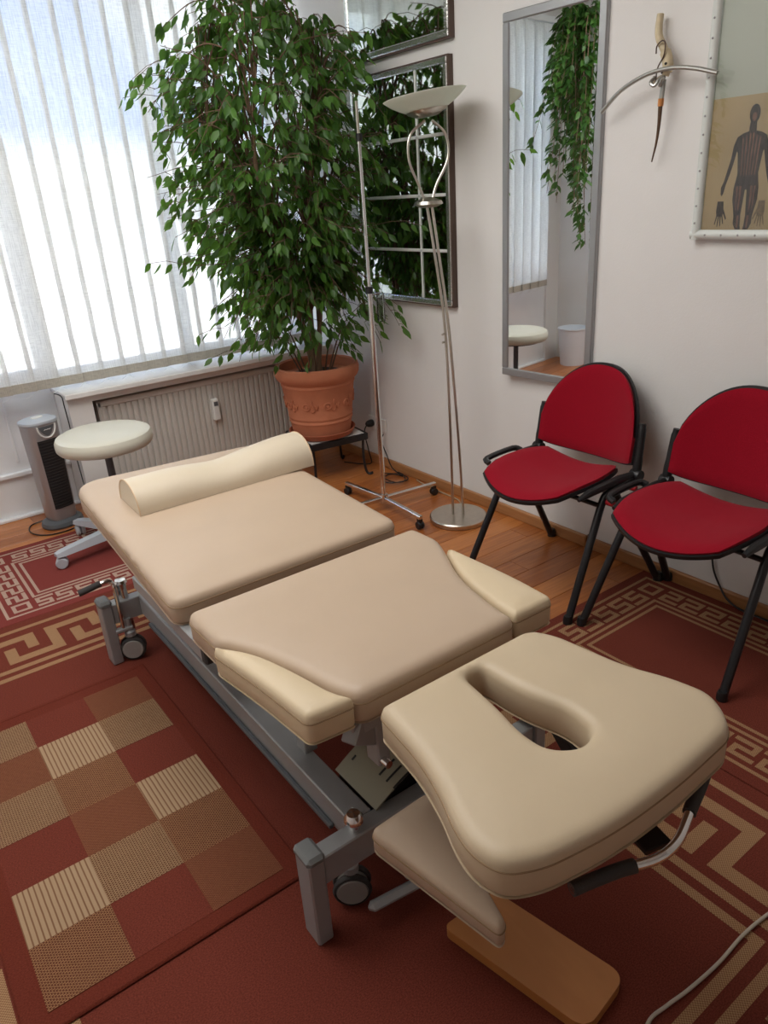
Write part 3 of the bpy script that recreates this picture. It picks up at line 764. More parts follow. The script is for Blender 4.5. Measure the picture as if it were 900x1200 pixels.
# ------------------------------------------------------------------ board on the rug
ol = round_poly([(.700, .868, .02), (.850, .862, .03), (.892, .588, .03), (.795, .535, .03), (.745, .60, .05)])
ol = round_poly([(.694, .872, .02), (.842, .866, .02), (.905, .560, .035), (.762, .540, .035)])
fnb = lambda x, y, z: (x, y, z)
tag(MB().prism(ol, .0079, .034).build('wooden_board', 'board', smooth=0), 'plain orange-brown wooden board lying on the rug under the head of the massage table', 'board')

# ------------------------------------------------------------------ red chairs
def sq(u, v, k=.62):
    u = 2*u-1; v = 2*v-1
    return u*math.sqrt(1-k*v*v/2), v*math.sqrt(1-k*u*u/2)
def make_chair():
    t = thing('stacking_chair', '', 'chair', (0, 0, 0), local=True)
    # local: +x forward, y lateral, z up
    def seat(off, grow):
        def f(u, v):
            a, c = sq(u, v, .62); y_ = a*(.222+grow)*(1+.05*c); x_ = .045+(c*(.195+grow)); x_ += .028*(1-(a)**2)*max(0, c)+.030*(1-a*a)*max(0, -c)
            zz = .447+.042*a*a-.012*(c+1)*.5+.010*max(0, -c)-(.014*max(0, c)**3)
            e = max(abs(2*u-1), abs(2*v-1)); zz -= (.010 if grow <= 0 else .004)*max(0, (e-.82)/.18)**2
            return (x_, y_, zz+off)
        return f
    MB().grid(seat(.002, -.003), 22, 22, .016).build('seat', 'red', t, 60)
    MB().grid(seat(-.011, .006), 22, 22, .013).build('seat_shell', 'black', t, 60)
    def back(off, grow):
        def f(u, v):
            a = (2*u-1); aa = math.copysign(abs(a)**.85, a)
            zt_ = .615+(.215+grow)*max(0, 1-abs(aa)**2.3)**.62; zb_ = .497-grow-.018*(1-aa*aa)+.012*abs(aa)**6
            z_ = zb_+(zt_-zb_)*v; y_ = aa*(.232+grow); x_ = -.175-.17*(z_-.47)+.065*aa*aa
            e = max(abs(a), abs(2*v-1)); x_ -= .006*max(0, (e-.85)/.15)**2 if grow <= 0 else 0
            return (x_+off, y_, z_)
        return f
    MB().grid(back(.012, -.004), 28, 16, .020).build('backrest', 'red', t, 60)
    MB().grid(back(-.004, .003), 28, 16, .010).build('back_shell', 'black', t, 60)
    for s in (1, -1):
        # tube frame: front leg + side rail
        fl_ = MB().tube(catmull([(.245, s*.278, .0005), (.10, s*.255, .30), (.048, s*.247, .405), (.02, s*.245, .432), (-.04, s*.245, .442), (-.135, s*.245, .46)], 4), .0143, 12).build('leg', 'black_metal', t)
        MB().lathe([(0, 0), (.017, 0), (.0165, .018), (.0135, .03), (0, .03)], (.245, s*.278, .0), 16).build('foot_cap', 'black', fl_)
        rl_ = MB().tube([(-.262, s*.285, .0005), (-.06, s*.252, .36), (-.02, s*.246, .432)], .0143, 12).build('leg', 'black_metal', t)
        MB().lathe([(0, 0), (.019, 0), (.0185, .02), (.0135, .034), (0, .034)], (-.262, s*.285, .0), 16).build('foot_cap', 'black', rl_)
        MB().tube([(.16, s*.236, .446), (.11, s*.238, .458), (-.05, s*.238, .469), (-.135, s*.244, .468)], [.008, .015, .016, .014], 10).build('seat_rail', 'black', t)
        up = MB().tube(catmull([(-.135, s*.247, .462), (-.142, s*.247, .52), (-.157, s*.244, .62), (-.163, s*.241, .655)], 4), [.017]*5+[.015]*5+[.0135]*3, 12).build('back_upright', 'black', t)
        MB().lathe([(0, -.02), (.021, -.02), (.023, -.012), (.023, .012), (.021, .02), (0, .02)], (-.135, s*.248, .466), 20, (0, 1, 0)).build('pivot', 'black', up)
    # linking bracket on the +? side and red end plugs on the other
    br = MB().tube(catmull([(.13, -.262, .455), (.12, -.285, .468), (-.02, -.285, .478), (-.05, -.262, .468)], 4), .012, 10).build('linking_bracket', 'black', t)
    for xx, zz in ((.035, .412), (-.085, .438)):
        MB().lathe([(0, .034), (.008, .033), (.0125, .026), (.0125, .004), (.008, 0)], (xx, .258, zz), 16, (0, 1, 0)).build('end_plug', 'redcap', t)
    MB().cyl((-.02, -.245, .425), (-.02, .245, .425), .010).build('cross_tube', 'black_metal', t)
    MB().cyl((.06, -.245, .40), (.06, .245, .40), .009).build('cross_tube', 'black_metal', t)
    return t
ch1 = make_chair()
CH = R(180-2.0)
ch2 = copy_tree(ch1)
ch1['label'] = 'red upholstered chair with black legs standing partly on bare parquet below the tall mirror'
ch2['label'] = 'red upholstered chair under the anatomy chart, cut off by the right edge'
for c_, (x_, y_, z_) in ((ch1, (2.105, 1.79, .009)), (ch2, (2.115, 1.195, .009))):
    c_.location = (x_, y_, z_); c_.rotation_euler = (0, 0, CH); c_['group'] = 'red waiting chairs along the wall'
ch1.location.z = .0048; ch1.rotation_euler = (.0155, 0, CH)
# mirrored local axes put +y towards the viewer's right

# ------------------------------------------------------------------ rolling stool
SC = Vector((.855, 3.39, 0)); SZ = .574
st = thing('rolling_stool', 'round ivory padded stool on a pale grey five-star castor base by the radiator', 'stool', (SC.x, SC.y, .0075))
b = MB().lathe([(0, SZ-.072), (.185, SZ-.072), (.203, SZ-.068), (.212, SZ-.056), (.214, SZ-.040), (.213, SZ-.024), (.206, SZ-.010), (.190, SZ-.002), (.16, SZ+.001), (0, SZ+.003)], SC, 48); b.build('seat', 'stoolvinyl', st)
MB().lathe([(0, SZ-.082), (.16, SZ-.082), (.17, SZ-.070), (0, SZ-.070)], SC, 40).build('seat_plate', 'black', st)
MB().cyl(SC+V(0, 0, .23), SC+V(0, 0, SZ-.075), .017).build('gas_lift', 'darkgrey', st)
MB().lathe([(0, .07), (.033, .07), (.031, .24), (.026, .25), (0, .25)], SC, 24).build('column_sleeve', 'palegrey', st)
base = MB().lathe([(0, .075), (.055, .075), (.055, .115), (.04, .13), (0, .13)], SC, 24); base.build('hub', 'palegrey', st)
for k in range(5):
    a = R(188-72*k); d = Vector((math.cos(a), math.sin(a), 0)); e = SC+d*.315
    arm = MB(); p = Vector((-d.y, d.x, 0))
    vs = []
    for q, hw, z0_, z1_ in ((.04, .032, .075, .122), (.16, .028, .072, .108), (.30, .026, .068, .092), (.335, .020, .068, .085)):
        c0 = SC+d*q; vs += [c0-p*hw+V(0, 0, z0_), c0+p*hw+V(0, 0, z0_), c0+p*hw*.75+V(0, 0, z1_), c0-p*hw*.75+V(0, 0, z1_)]
    fs = [(0, 1, 2, 3), (12, 15, 14, 13)]+[(i*4+j, (i+1)*4+j, (i+1)*4+(j+1) % 4, i*4+(j+1) % 4) for i in range(3) for j in range(4)]
    lg = arm.add(vs, fs).build('base_arm', 'palegrey', st, 30)
    cz = .0075+.027; ax = Vector((math.cos(a+1.1), math.sin(a+1.1), 0))
    c2 = MB()
    for s in (-1, 1): c2.lathe([(0, -.009), (.023, -.009), (.027, -.004), (.027, .004), (.023, .009), (0, .009)], e+ax*s*.012+V(0, 0, cz), 20, ax)
    c2.cyl(e+V(0, 0, cz), e+V(0, 0, .075), .008); c2.build('castor', 'palegrey', lg)

# ------------------------------------------------------------------ tower heater
HC = Vector((.690, 3.915, 0))
ht = thing('tower_heater', 'slim silver tower fan heater with black grille on the parquet beside the radiator niche', 'heater', (HC.x, HC.y, 0))
hr = R(16); ca, sa = math.cos(hr), math.sin(hr)
def hp(x, y, z): return (HC.x+x*ca-y*sa, HC.y+x*sa+y*ca, z)
def sup(a, rx, ry, e=.6):
    c, s = math.cos(a), math.sin(a); return (math.copysign(abs(c)**e, c)*rx, math.copysign(abs(s)**e, s)*ry)
def loft(secs, n=40, e=.6):
    vs = []
    for rx, ry, z in secs:
        for k in range(n):
            x_, y_ = sup(2*math.pi*k/n, rx, ry, e); vs.append(hp(x_, y_, z))
    m = len(secs); fs = [(i*n+k, i*n+(k+1) % n, (i+1)*n+(k+1) % n, (i+1)*n+k) for i in range(m-1) for k in range(n)]
    fs += [tuple(range(n-1, -1, -1)), tuple((m-1)*n+k for k in range(n))]
    return vs, fs
MB().add(*loft([(.10, .085, .0005), (.105, .09, .010), (.10, .085, .028), (.07, .065, .04)], e=.9)).build('base', 'darkgrey', ht)
MB().add(*loft([(.062, .060, .036), (.070, .064, .06), (.083, .073, .535), (.084, .074, .545)], e=.62)).build('body', 'silver', ht)
b = MB().add(*loft([(.086, .075, .545), (.090, .079, .552), (.088, .078, .562), (.07, .06, .570), (.02, .02, .572)], e=.8)); tp_ = b.build('top_panel', 'palegrey', ht)
MB().add(*loft([(.030, .022, .571), (.028, .02, .576), (.0, .0, .577)], e=1)).build('control_dial', 'white_plastic', tp_)
def hfront(x_, z_, o=.0):
    t_ = (z_-.06)/.475; rx = .070+.013*t_; ry = .064+.009*t_; e_ = .62
    return -(ry*max(0, 1-abs(x_/rx)**(2/e_))**(e_/2))-o
def gr(u, v):
    z_ = .105+.365*v; hw = .051+.008*v; x_ = (2*u-1)*hw
    return hp(x_, hfront(x_, z_, .0022), z_)
g_ = MB().grid(gr, 14, 20, .004).build('grille', 'black', ht)
b = MB()
for k in range(24):
    v_ = (k+.5)/24; b.tube([Vector(gr(u_/6, v_))+V(0, -.0012, 0) for u_ in range(7)], .0016, 4)
tag(b.build('grille_ribs', 'rubber', ht), kind='stuff')
def dsp(u, v):
    z_ = .490+.048*v; x_ = (2*u-1)*.040*math.sqrt(max(.02, v)); return hp(x_, hfront(x_, z_, .003), z_)
MB().grid(dsp, 10, 8, .004).build('display_panel', 'darkgrey', ht)
rim = []
for k in range(19):
    a_ = math.pi*k/18; x_ = -.047*math.cos(a_); z_ = .541-.060*math.sin(a_)**.9; rim.append(hp(x_, hfront(x_, z_, .003), z_))
MB().tube(rim, .0042, 8).build('panel_rim', 'white_plastic', ht)
MB().tube([hp(x_, hfront(x_, .522, .0055), .522+.002*math.sin(x_*500)) for x_ in [-.018+.004*k for k in range(10)]], .0016, 5).build('panel_mark', 'white_plastic', ht)
MB().tube(catmull([hp(.0, .085, .012), hp(-.10, .12, .004), hp(-.155, .06, .004), hp(-.165, -.02, .004), hp(-.13, -.09, .004), hp(-.05, -.125, .004), hp(.05, -.12, .004)], 6), .0035, 6).build('cord', 'black', ht)
# lead running down the side of the parapet behind the heater
tag(MB().tube(catmull([(.80, 3.93, .668), (.822, 3.89, .655), (.824, 3.885, .60), (.828, 3.89, .50), (.822, 3.88, .38), (.826, 3.885, .27), (.825, 3.84, .16), (.86, 3.80, .06), (.92, 3.78, .005)], 6), .0028, 6).build('cable', 'black'),
    'thin black cable hanging from the sill down the white niche corner behind the heater', 'cable')

# ------------------------------------------------------------------ plant stand, saucer, potted ficus
PC = Vector((2.07, 3.50, 0)); ang = R(-7); ZS = .25
def pr(x, y, z): return (PC.x+.03+x*math.cos(ang)-y*math.sin(ang), PC.y+.015+x*math.sin(ang)+y*math.cos(ang), z)
ps = thing('plant_stand', 'low black metal side table with pale tiled top carrying the terracotta pot', 'table', (PC.x, PC.y, 0))
h = .172
for (x0, y0, x1, y1) in ((-h, -h, h, -h), (h, -h, h, h), (h, h, -h, h), (-h, h, -h, -h)):
    MB().beam(pr(x0, y0, ZS-.018), pr(x1, y1, ZS-.018), .018, .036, .002).build('frame_bar', 'black_metal', ps, 0)
for ix in range(2):
    for iy in range(2):
        x0, y0 = -h+.010+ix*(h-.01), -h+.010+iy*(h-.01)
        b = MB(); s_ = h-.0115; c_ = pr(x0+s_/2, y0+s_/2, ZS-.004)
        b.box(Vector(c_)-V(s_/2, s_/2, .006), Vector(c_)+V(s_/2, s_/2, .006), .001, rz=ang); b.build('tile', 'tile', ps, 0)
for sx in (-1, 1):
    for sy in (-1, 1):
        b = MB().tube(catmull([pr(sx*.155, sy*.155, ZS-.03), pr(sx*.152, sy*.152, .12), pr(sx*.158, sy*.158, .03), pr(sx*.172, sy*.172, .006), pr(sx*.186, sy*.186, .014)], 5), .0075, 8); b.build('leg', 'black_metal', ps)
tag(MB().lathe([(0, .253), (.155, .253), (.172, .26), (.188, .290), (.182, .292), (.165, .266), (0, .263)], PC, 40).build('plant_saucer', 'terracotta_dark'), 'dark terracotta saucer under the flower pot on the low black table', 'saucer')
fic = thing('potted_ficus', 'large bushy weeping fig in a terracotta pot in the window corner', 'plant', (PC.x, PC.y, .266))
pot = MB().lathe([(0, .2665), (.155, .2665), (.160, .272), (.172, .34), (.174, .345), (.1775, .35), (.1775, .358), (.175, .363), (.1765, .372), (.1795, .376), (.1795, .384), (.178, .389), (.199, .545), (.204, .552), (.204, .562), (.203, .566), (.224, .588), (.232, .605), (.234, .628), (.228, .648), (.216, .655), (.206, .648), (.200, .60), (0, .59)], PC, 56).build('pot', 'terracotta', fic, 30)
# raised garland on the pot, facing the room
b = MB()
def onpot(a, z, o=.003):
    r_ = .178+(z-.389)/(.545-.389)*.021+o; return Vector((PC.x+math.cos(a)*r_, PC.y+math.sin(a)*r_, z))
for k in range(10):
    a0 = k*2*math.pi/10
    b.tube([onpot(a0+.10*math.cos(t), .455+.017*math.sin(t)) for t in [q*2*math.pi/14 for q in range(14)]], .0045, 6, closed=True)
    b.lathe([(.012, 0), (.009, .004), (0, .005)], onpot(a0, .455, 0), 10, (math.cos(a0), math.sin(a0), 0))
    b.tube([onpot(a0+.20+.03*math.sin(t*6), .43+.06*t) for t in [q/8 for q in range(9)]], .0045, 6)
    b.tube([onpot(a0+.26+.09*t, .452+.012*math.sin(t*9)) for t in [q/8 for q in range(9)]], .0042, 6)
    b.tube([onpot(a0+.13+.10*t, .437-.01*math.sin(t*3)) for t in [q/8 for q in range(9)]], .004, 6)
tag(b.build('relief_garland', 'terracotta', pot), kind='stuff')
MB().lathe([(.203, .590), (.12, .602), (.0, .606)], PC, 32).build('soil', 'soil', fic)

def env(z):
    K = [(.70, .28), (.85, .5), (1.0, .72), (1.2, .90), (1.5, 1.0), (1.85, 1.02), (2.02, .95), (2.14, .74), (2.22, .45), (2.30, .15)]
    for (a, ra), (c, rc) in zip(K, K[1:]):
        if a <= z <= c: return ra+(rc-ra)*(z-a)/(c-a)
    return 0
rf = random.Random(21)
LE = [] # leaves: pos, dir, side, length
def leaf_at(p, out):
    d = Vector((out.x*.55+rf.gauss(0, .30), out.y*.55+rf.gauss(0, .30), -rf.uniform(.55, 1.15))).normalized()
    if p.x+d.x*.09 > 2.365: d.x = -abs(d.x)*.3; d.normalize()
    if (Vector((p.x, p.y))-Vector((2.004, 2.854))).length < .06 or (p+d*.07-Vector((2.004, 2.854, p.z+d.z*.07))).length < .04: return
    s = d.cross(Vector((rf.gauss(0, 1), rf.gauss(0, 1), rf.gauss(0, .35))))
    if s.length < .05: s = d.orthogonal()
    LE.append((p.copy(), d, s.normalized(), rf.uniform(.046, .076)))
def clampb(p):
    return Vector((min(p.x, 2.315), min(p.y, 3.90), p.z))
stems = []
CX, CY = 1.90, 3.42
for k in range(6):
    a = k*1.05+.3; p0 = PC+V(.022*math.cos(a), .022*math.sin(a), .595)
    p1 = PC+V(-.005+.05*math.cos(a+1.8), .05*math.sin(a+1.8), .85); p2 = Vector((CX+.10+.12*math.cos(a+2.2), CY+.04+.12*math.sin(a+2.2), 1.20))
    p3 = Vector((CX+.26*math.cos(a+2.6), CY+.22*math.sin(a+2.6), 1.62)); p4 = Vector((CX+.30*math.cos(a+2.8), CY+.26*math.sin(a+2.8), 1.95+.1*rf.random()))
    c_ = catmull([p0, p1, p2, p3, p4], 8); stems.append(c_); m = len(c_)
    MB().tube(c_, [(.020 if k < 2 else .013)*(1-.78*i/(m-1))+.002 for i in range(m)], 8).build('stem', 'bark', fic)
tw = MB()
def branch(p0, p3, n, lift):
    mid_ = p0.lerp(p3, .55)+V(0, 0, lift)
    c_ = [clampb(q) for q in catmull([p0, p0.lerp(mid_, .5)+V(0, 0, lift*.4), mid_, p3], 5)]
    m = len(c_); tw.tube(c_, [.0048*(1-.75*i/(m-1)) for i in range(m)], 4, cap=False)
    out = (p3-p0); out.z = 0
    out = out.normalized() if out.length > .01 else V(0, 0, 0)
    for j in range(n):
        t = .25+.75*(j+rf.random())/n; i = t*(m-1); k = min(m-2, int(i)); p = c_[k].lerp(c_[k+1], i-k)
        if rf.random() < .5:
            leaf_at(clampb(p+V(rf.gauss(0, .012), rf.gauss(0, .012), 0)), out)
        else:   # short side twig
            q = p+V(rf.gauss(0, .065)+out.x*.03, rf.gauss(0, .065)+out.y*.03, rf.uniform(-.07, .02)); q = clampb(q)
            tw.tube([p, p.lerp(q, .5)+V(0, 0, .012), q], .0014, 3, cap=False)
            for t2 in (.35, .7, 1.0): leaf_at(p.lerp(q, t2), out)
for tx, ty, tz in ((1.62, 3.40, .98), (1.70, 3.30, 1.02), (1.78, 3.62, 1.0), (2.28, 3.22, .98), (2.22, 3.36, 1.05), (1.88, 3.2, .95), (2.16, 3.12, 1.0)):   # thin shoots rising straight from the soil
    d_ = Vector((tx-PC.x, ty-PC.y, 0)); p0 = PC+d_*.22+V(0, 0, .596); branch(p0, Vector((tx, ty, tz)), 9, .08)
nb = 0
while nb < 320:
    z = rf.uniform(.78, 2.30); e_ = env(z)
    if e_ <= 0: continue
    a = rf.uniform(0, 2*math.pi); rr = math.sqrt(rf.uniform(.12, 1.0))*e_
    tip = Vector((CX-.02+.60*rr*math.cos(a), CY-.03+.54*rr*math.sin(a), z))
    if tip.x > 2.39 or tip.y > 3.94: continue
    s_ = min(stems, key=lambda c: (c[min(len(c)-1, 20)]-tip).length+rf.uniform(0, .15))
    zz = min(max(tip.z-rf.uniform(.1, .5), .95), 2.0)
    i = min(range(len(s_)), key=lambda q: abs(s_[q].z-zz))
    if (tip-s_[i]).length < .12: continue
    branch(s_[i], tip, 10 if z > 1.0 else 7, .10+.10*rf.random()); nb += 1
# low sprays hanging at both sides of the pot, and the tall shoot
for tip, n_ in (((1.60, 3.30, .80), 9), ((1.52, 3.42, .88), 9), ((1.62, 3.5, .74), 8), ((1.68, 3.25, .86), 8), ((2.25, 3.12, .80), 9), ((2.33, 3.05, .86), 9), ((2.30, 3.2, .76), 8), ((2.2, 3.0, .95), 9),
                ((1.93, 3.5, 2.36), 8), ((2.02, 3.48, 2.30), 7), ((2.22, 3.3, 2.16), 9), ((2.28, 3.15, 2.05), 9), ((2.30, 3.0, 1.75), 8), ((2.3, 3.02, 1.5), 8), ((1.45, 3.5, 2.16), 9), ((1.34, 3.45, 1.86), 9), ((1.36, 3.45, 1.7), 8), ((1.42, 3.35, 1.3), 9), ((1.95, 3.4, .84), 6), ((2.18, 3.4, .84), 6)):
    tip = Vector(tip); s_ = min(stems, key=lambda c: (c[16]-tip).length); zz = min(max(tip.z+.12, 1.05), 2.0); i = min(range(len(s_)), key=lambda q: abs(s_[q].z-zz)); branch(s_[i], tip, n_, .16)
tag(tw.build('twigs', 'twig', fic, 60), kind='stuff')
LV = [(0, 0, 0), (.25, .20, .012), (.55, .20, .012), (.82, .07, .0), (1, 0, -.05), (.82, -.07, .0), (.55, -.20, .012), (.25, -.20, .012), (.3, 0, -.035), (.65, 0, -.045)]
LF = [(0, 8, 1), (1, 8, 9, 2), (2, 9, 3), (3, 9, 4), (4, 9, 5), (5, 9, 6), (6, 9, 8, 7), (7, 8, 0)]
def add_leaf_mesh(b, p, d, s, L):
    n = s.cross(d); b.add([p+d*(x*L)+s*(y*L)+n*((z-.10*x*x)*L) for x, y, z in LV], LF)
def foliage(root, leaves, mkey, nsingle, eye):
    leaves = sorted(leaves, key=lambda l: (l[0]-eye).length)
    me = None; o0 = ORG[root.name]
    for (p, d, s, L) in leaves[:nsingle]:
        if me is None:
            b = MB(); add_leaf_mesh(b, Vector(), V(1, 0, 0), V(0, 1, 0), 1.0); ob = b.build('leaf', mkey, root); ob.data.transform(Matrix.Translation(o0)); me = ob
        else: ob = me.copy(); COL.objects.link(ob)
        n = s.cross(d); n = -n
        Mx = Matrix((d, s, d.cross(s))).transposed().to_4x4(); ob.rotation_euler = Mx.to_euler(); ob.scale = (L, L, L); ob.location = p-o0
    b = MB()
    for l in leaves[nsingle:]: add_leaf_mesh(b, *l)
    tag(b.build('foliage', mkey, root), kind='stuff')
foliage(fic, LE, 'leaf', 290, Vector((0, 0, 1.5)))

# ------------------------------------------------------------------ drip stand
IV = Vector((2.010, 2.854, 0))
iv = thing('drip_stand', 'slender chrome drip stand on a cross base standing before the plant', 'stand', IV)
MB().cyl(IV+V(0, 0, .05), IV+V(-.004, 0, 1.09), .0125).build('lower_tube', 'chrome', iv)
MB().cyl(IV+V(-.004, 0, 1.08), IV+V(-.007, 0, 1.705), .0085).build('upper_tube', 'chrome', iv)
MB().cyl(IV+V(-.007, 0, 1.69), IV+V(-.008, 0, 1.84), .007).build('top_tube', 'brushed', iv)
for z_, r_ in ((1.07, .017), (1.69, .014)): MB().lathe([(0, 0), (r_, 0), (r_, .03), (0, .03)], IV+V(-.005, 0, z_), 16).build('clamp', 'black', iv)
for a, L in ((R(94), .315), (R(-6), .315), (R(-94), .325), (R(174), .29)):
    d = Vector((math.cos(a), math.sin(a), 0)); e = IV+d*L+V(0, 0, .062)
    ar = MB().beam(IV+V(0, 0, .062), e, .022, .02, .003).build('base_arm', 'chrome', iv, 0)
    c2 = MB(); ax = Vector((-d.y, d.x, 0)); ee = IV+d*(L-.012)
    for s in (-1, 1): c2.lathe([(0, -.006), (.018, -.006), (.020, 0), (.018, .006), (0, .006)], ee+ax*s*.009+V(0, 0, .0215), 16, ax)
    c2.box(ee-V(.011, .011, -.026), ee+V(.011, .011, .058), .002); c2.build('castor', 'black', ar)
MB().lathe([(0, .04), (.02, .04), (.02, .085), (0, .085)], IV, 16).build('hub', 'chrome', iv)
# clear holder clipped to the drip stand
vp = IV+V(.045, -.012, .94)
hl = MB().lathe([(0, 0), (.017, 0), (.019, .01), (.019, .12), (.022, .125), (.017, .125), (.016, .01), (0, .008)], vp, 20).build('bottle_holder', 'clear_plastic', iv); tag(hl, 'clear plastic bottle holder')
MB().tube([IV+V(-.004, 0, 1.06), vp+V(0, 0, .127)], .004, 6).build('holder_arm', 'chrome', iv)

# ------------------------------------------------------------------ floor lamp
LB = Vector((2.195, 2.50, 0))
fl2 = thing('floor_lamp', 'tall nickel uplighter lamp with frosted glass bowl, beside the drip stand', 'lamp', LB)
MB().lathe([(0, .0), (.135, .0), (.139, .004), (.139, .022), (.133, .027), (0, .029)], LB, 56).build('base', 'brushed', fl2)
pA = catmull([LB+V(-.022, .012, .028), LB+V(-.020, .018, .50), LB+V(-.012, .045, .92), LB+V(-.030, .075, 1.22), LB+V(-.046, .10, 1.43)], 8)
pB = catmull([LB+V(.022, -.012, .028), LB+V(.014, .0, .40), LB+V(.006, .040, .92), LB+V(-.012, .070, 1.22), LB+V(-.026, .092, 1.43)], 8)
MB().tube(pA, .0065, 10).build('pole', 'brushed', fl2); MB().tube(pB, .0065, 10).build('pole', 'brushed', fl2)
MB().tube(catmull([pA[-1], LB+V(-.065, .12, 1.50), LB+V(-.098, .14, 1.60), LB+V(-.088, .14, 1.69), LB+V(-.02, .125, 1.745)], 8), .0055, 10).build('loop_arm', 'brushed', fl2)
MB().tube(catmull([pB[-1], LB+V(.005, .095, 1.50), LB+V(.060, .08, 1.60), LB+V(.060, .09, 1.69), LB+V(.01, .115, 1.745)], 8), .0055, 10).build('loop_arm', 'brushed', fl2)
CPc = LB+V(-.038, .098, 1.43)
MB().lathe([(0, -.014), (.035, -.012), (.062, .0), (.056, .012), (.024, .026), (0, .028)], CPc, 28).build('reading_spot', 'brushed', fl2)
for k in range(2): MB().lathe([(0, 0), (.005, 0), (.005, .012), (0, .013)], LB+V(-.025, .04, .86+.035*k), 10, (-1, -.4, 0)).build('dimmer_knob', 'brushed', fl2)
BC = LB+V(-.012, .116, 1.757); BAX = (-.095, .07, 1)
MB().lathe([(0, .0), (.045, .002), (.078, .017), (.088, .029), (.075, .029), (.0, .014)], BC, 40, BAX).build('bowl_holder', 'brushed', fl2)
MB().lathe([(.078, .022), (.108, .036), (.140, .055), (.166, .075), (.170, .079), (.164, .081), (.135, .062), (.10, .043), (.05, .028), (0, .025)], BC, 56, BAX).build('glass_bowl', 'bowl', fl2)

# ------------------------------------------------------------------ pictures, mirror, chart on the right wall
def bar_frame(root, y0, y1, z0, z1, wd, d, mt_, dark=True):
    X1 = XR-.0008
    for (a, c, e, f) in ((y0, y1, z0, z0+wd), (y0, y1, z1-wd, z1), (y0, y0+wd, z0+wd, z1-wd), (y1-wd, y1, z0+wd, z1-wd)):
        MB().box((X1-d, a, e), (X1-.004, c, f), .004).build('frame_bar', mt_, root, 0)
    if dark:
        b = MB().box((X1-d*.78, y0-.006, z0-.006), (X1, y1+.006, z1+.006)); b.build('backing', 'frame_dark', root, 0)
f1 = thing('mirror_picture', 'silver-framed mirror panel with thin pale bars behind the plant and lamp', 'picture', (XR, 3.0, .966))
bar_frame(f1, 2.715, 3.44, .972, 1.995, .026, .034, 'silverleaf')
MB().box((XR-.0285, 2.74, 1.0), (XR-.0275, 3.415, 1.97)).build('mirror_glass', 'oldmirror', f1, 0)
for zz in (1.22, 1.46, 1.705): MB().box((XR-.034, 2.741, zz-.007), (XR-.0287, 3.414, zz+.007), .002).build('glazing_bar', 'frame_white', f1, 0)
for yy in (2.93,): MB().box((XR-.034, yy-.006, 1.0), (XR-.0287, yy+.006, 1.969), .002).build('glazing_bar', 'frame_white', f1, 0)
f2 = thing('mirror_picture', 'upper silver-framed panel at the top of the wall reflecting the blind', 'picture', (XR, 3.0, 2.07))
bar_frame(f2, 2.70, 3.44, 2.062, 2.66, .026, .034, 'silverleaf')
MB().box((XR-.0285, 2.726, 2.088), (XR-.0275, 3.414, 2.634)).build('mirror_glass', 'oldmirror', f2, 0)
# tall wall mirror, hung slightly askew
mr = thing('wall_mirror', 'tall narrow silver-framed mirror hanging above the first red chair', 'mirror', (XR-.022, 2.14, .705), local=True)
hw = .232
for (a, c, e, f) in ((-hw, hw, 0, .033), (-hw, hw, 1.34, 1.373), (-hw, -hw+.033, .033, 1.34), (hw-.033, hw, .033, 1.34)):
    MB().box((-.012, a, e), (.012, c, f), .004).build('frame_bar', 'mirrorframe', mr, 0)
MB().box((-.006, -hw+.03, .03), (-.004, hw-.03, 1.345)).build('mirror_glass', 'mirror', mr, 0)
MB().box((-.0035, -hw+.01, .01), (.010, hw-.01, 1.36)).build('backing', 'frame_dark', mr, 0)
mr.rotation_euler = (0, 0, R(4.1))
# anatomy chart
pc_ = thing('anatomy_chart', 'framed vintage anatomical chart of a standing figure behind glass', 'poster', (XR, 1.2, 1.28))
y0, y1, z0, z1 = .84, 1.515, 1.282, 2.22
def moulding(a, c_, nm):
    b = MB().tube([a, c_], .0155, 14); return b.build(nm, 'frame_white', pc_)
Xf = XR-.018
bars = [((Xf, y0, z0+.0155), (Xf, y1, z0+.0155)), ((Xf, y0, z1-.0155), (Xf, y1, z1-.0155)), ((Xf, y1-.0155, z0), (Xf, y1-.0155, z1)), ((Xf, y0+.0155, z0), (Xf, y0+.0155, z1))]
for k, (a, c_) in enumerate(bars):
    o = moulding(a, c_, 'frame_bar'); b = MB(); L = (Vector(c_)-Vector(a)).length; n = int(L/.052)
    for i in range(1, n): b.lathe([(.0035, 0), (.002, .003), (0, .0035)], Vector(a).lerp(Vector(c_), i/n)+V(-.0150, 0, 0), 8, (-1, 0, 0))
    tag(b.build('stud', 'silver', o), kind='stuff')
MB().box((XR-.0125, y0+.01, z0+.01), (XR-.001, y1-.01, z1-.01)).build('backing', 'frame_dark', pc_, 0)
MB().box((XR-.0140, y0+.02, z0+.02), (XR-.0127, y1-.02, z1-.02)).build('pale_sheet', 'pale_paper', pc_, 0)  # paler sheet, left bare above the chart paper
MB().box((XR-.0152, y0+.022, z0+.022), (XR-.0141, y1-.022, 1.690)).build('chart_paper', 'paper', pc_, 0)
MB().box((XR-.0215, y0+.03, z0+.03), (XR-.0205, y1-.03, z1-.03)).build('glass_pane', 'glass', pc_, 0)
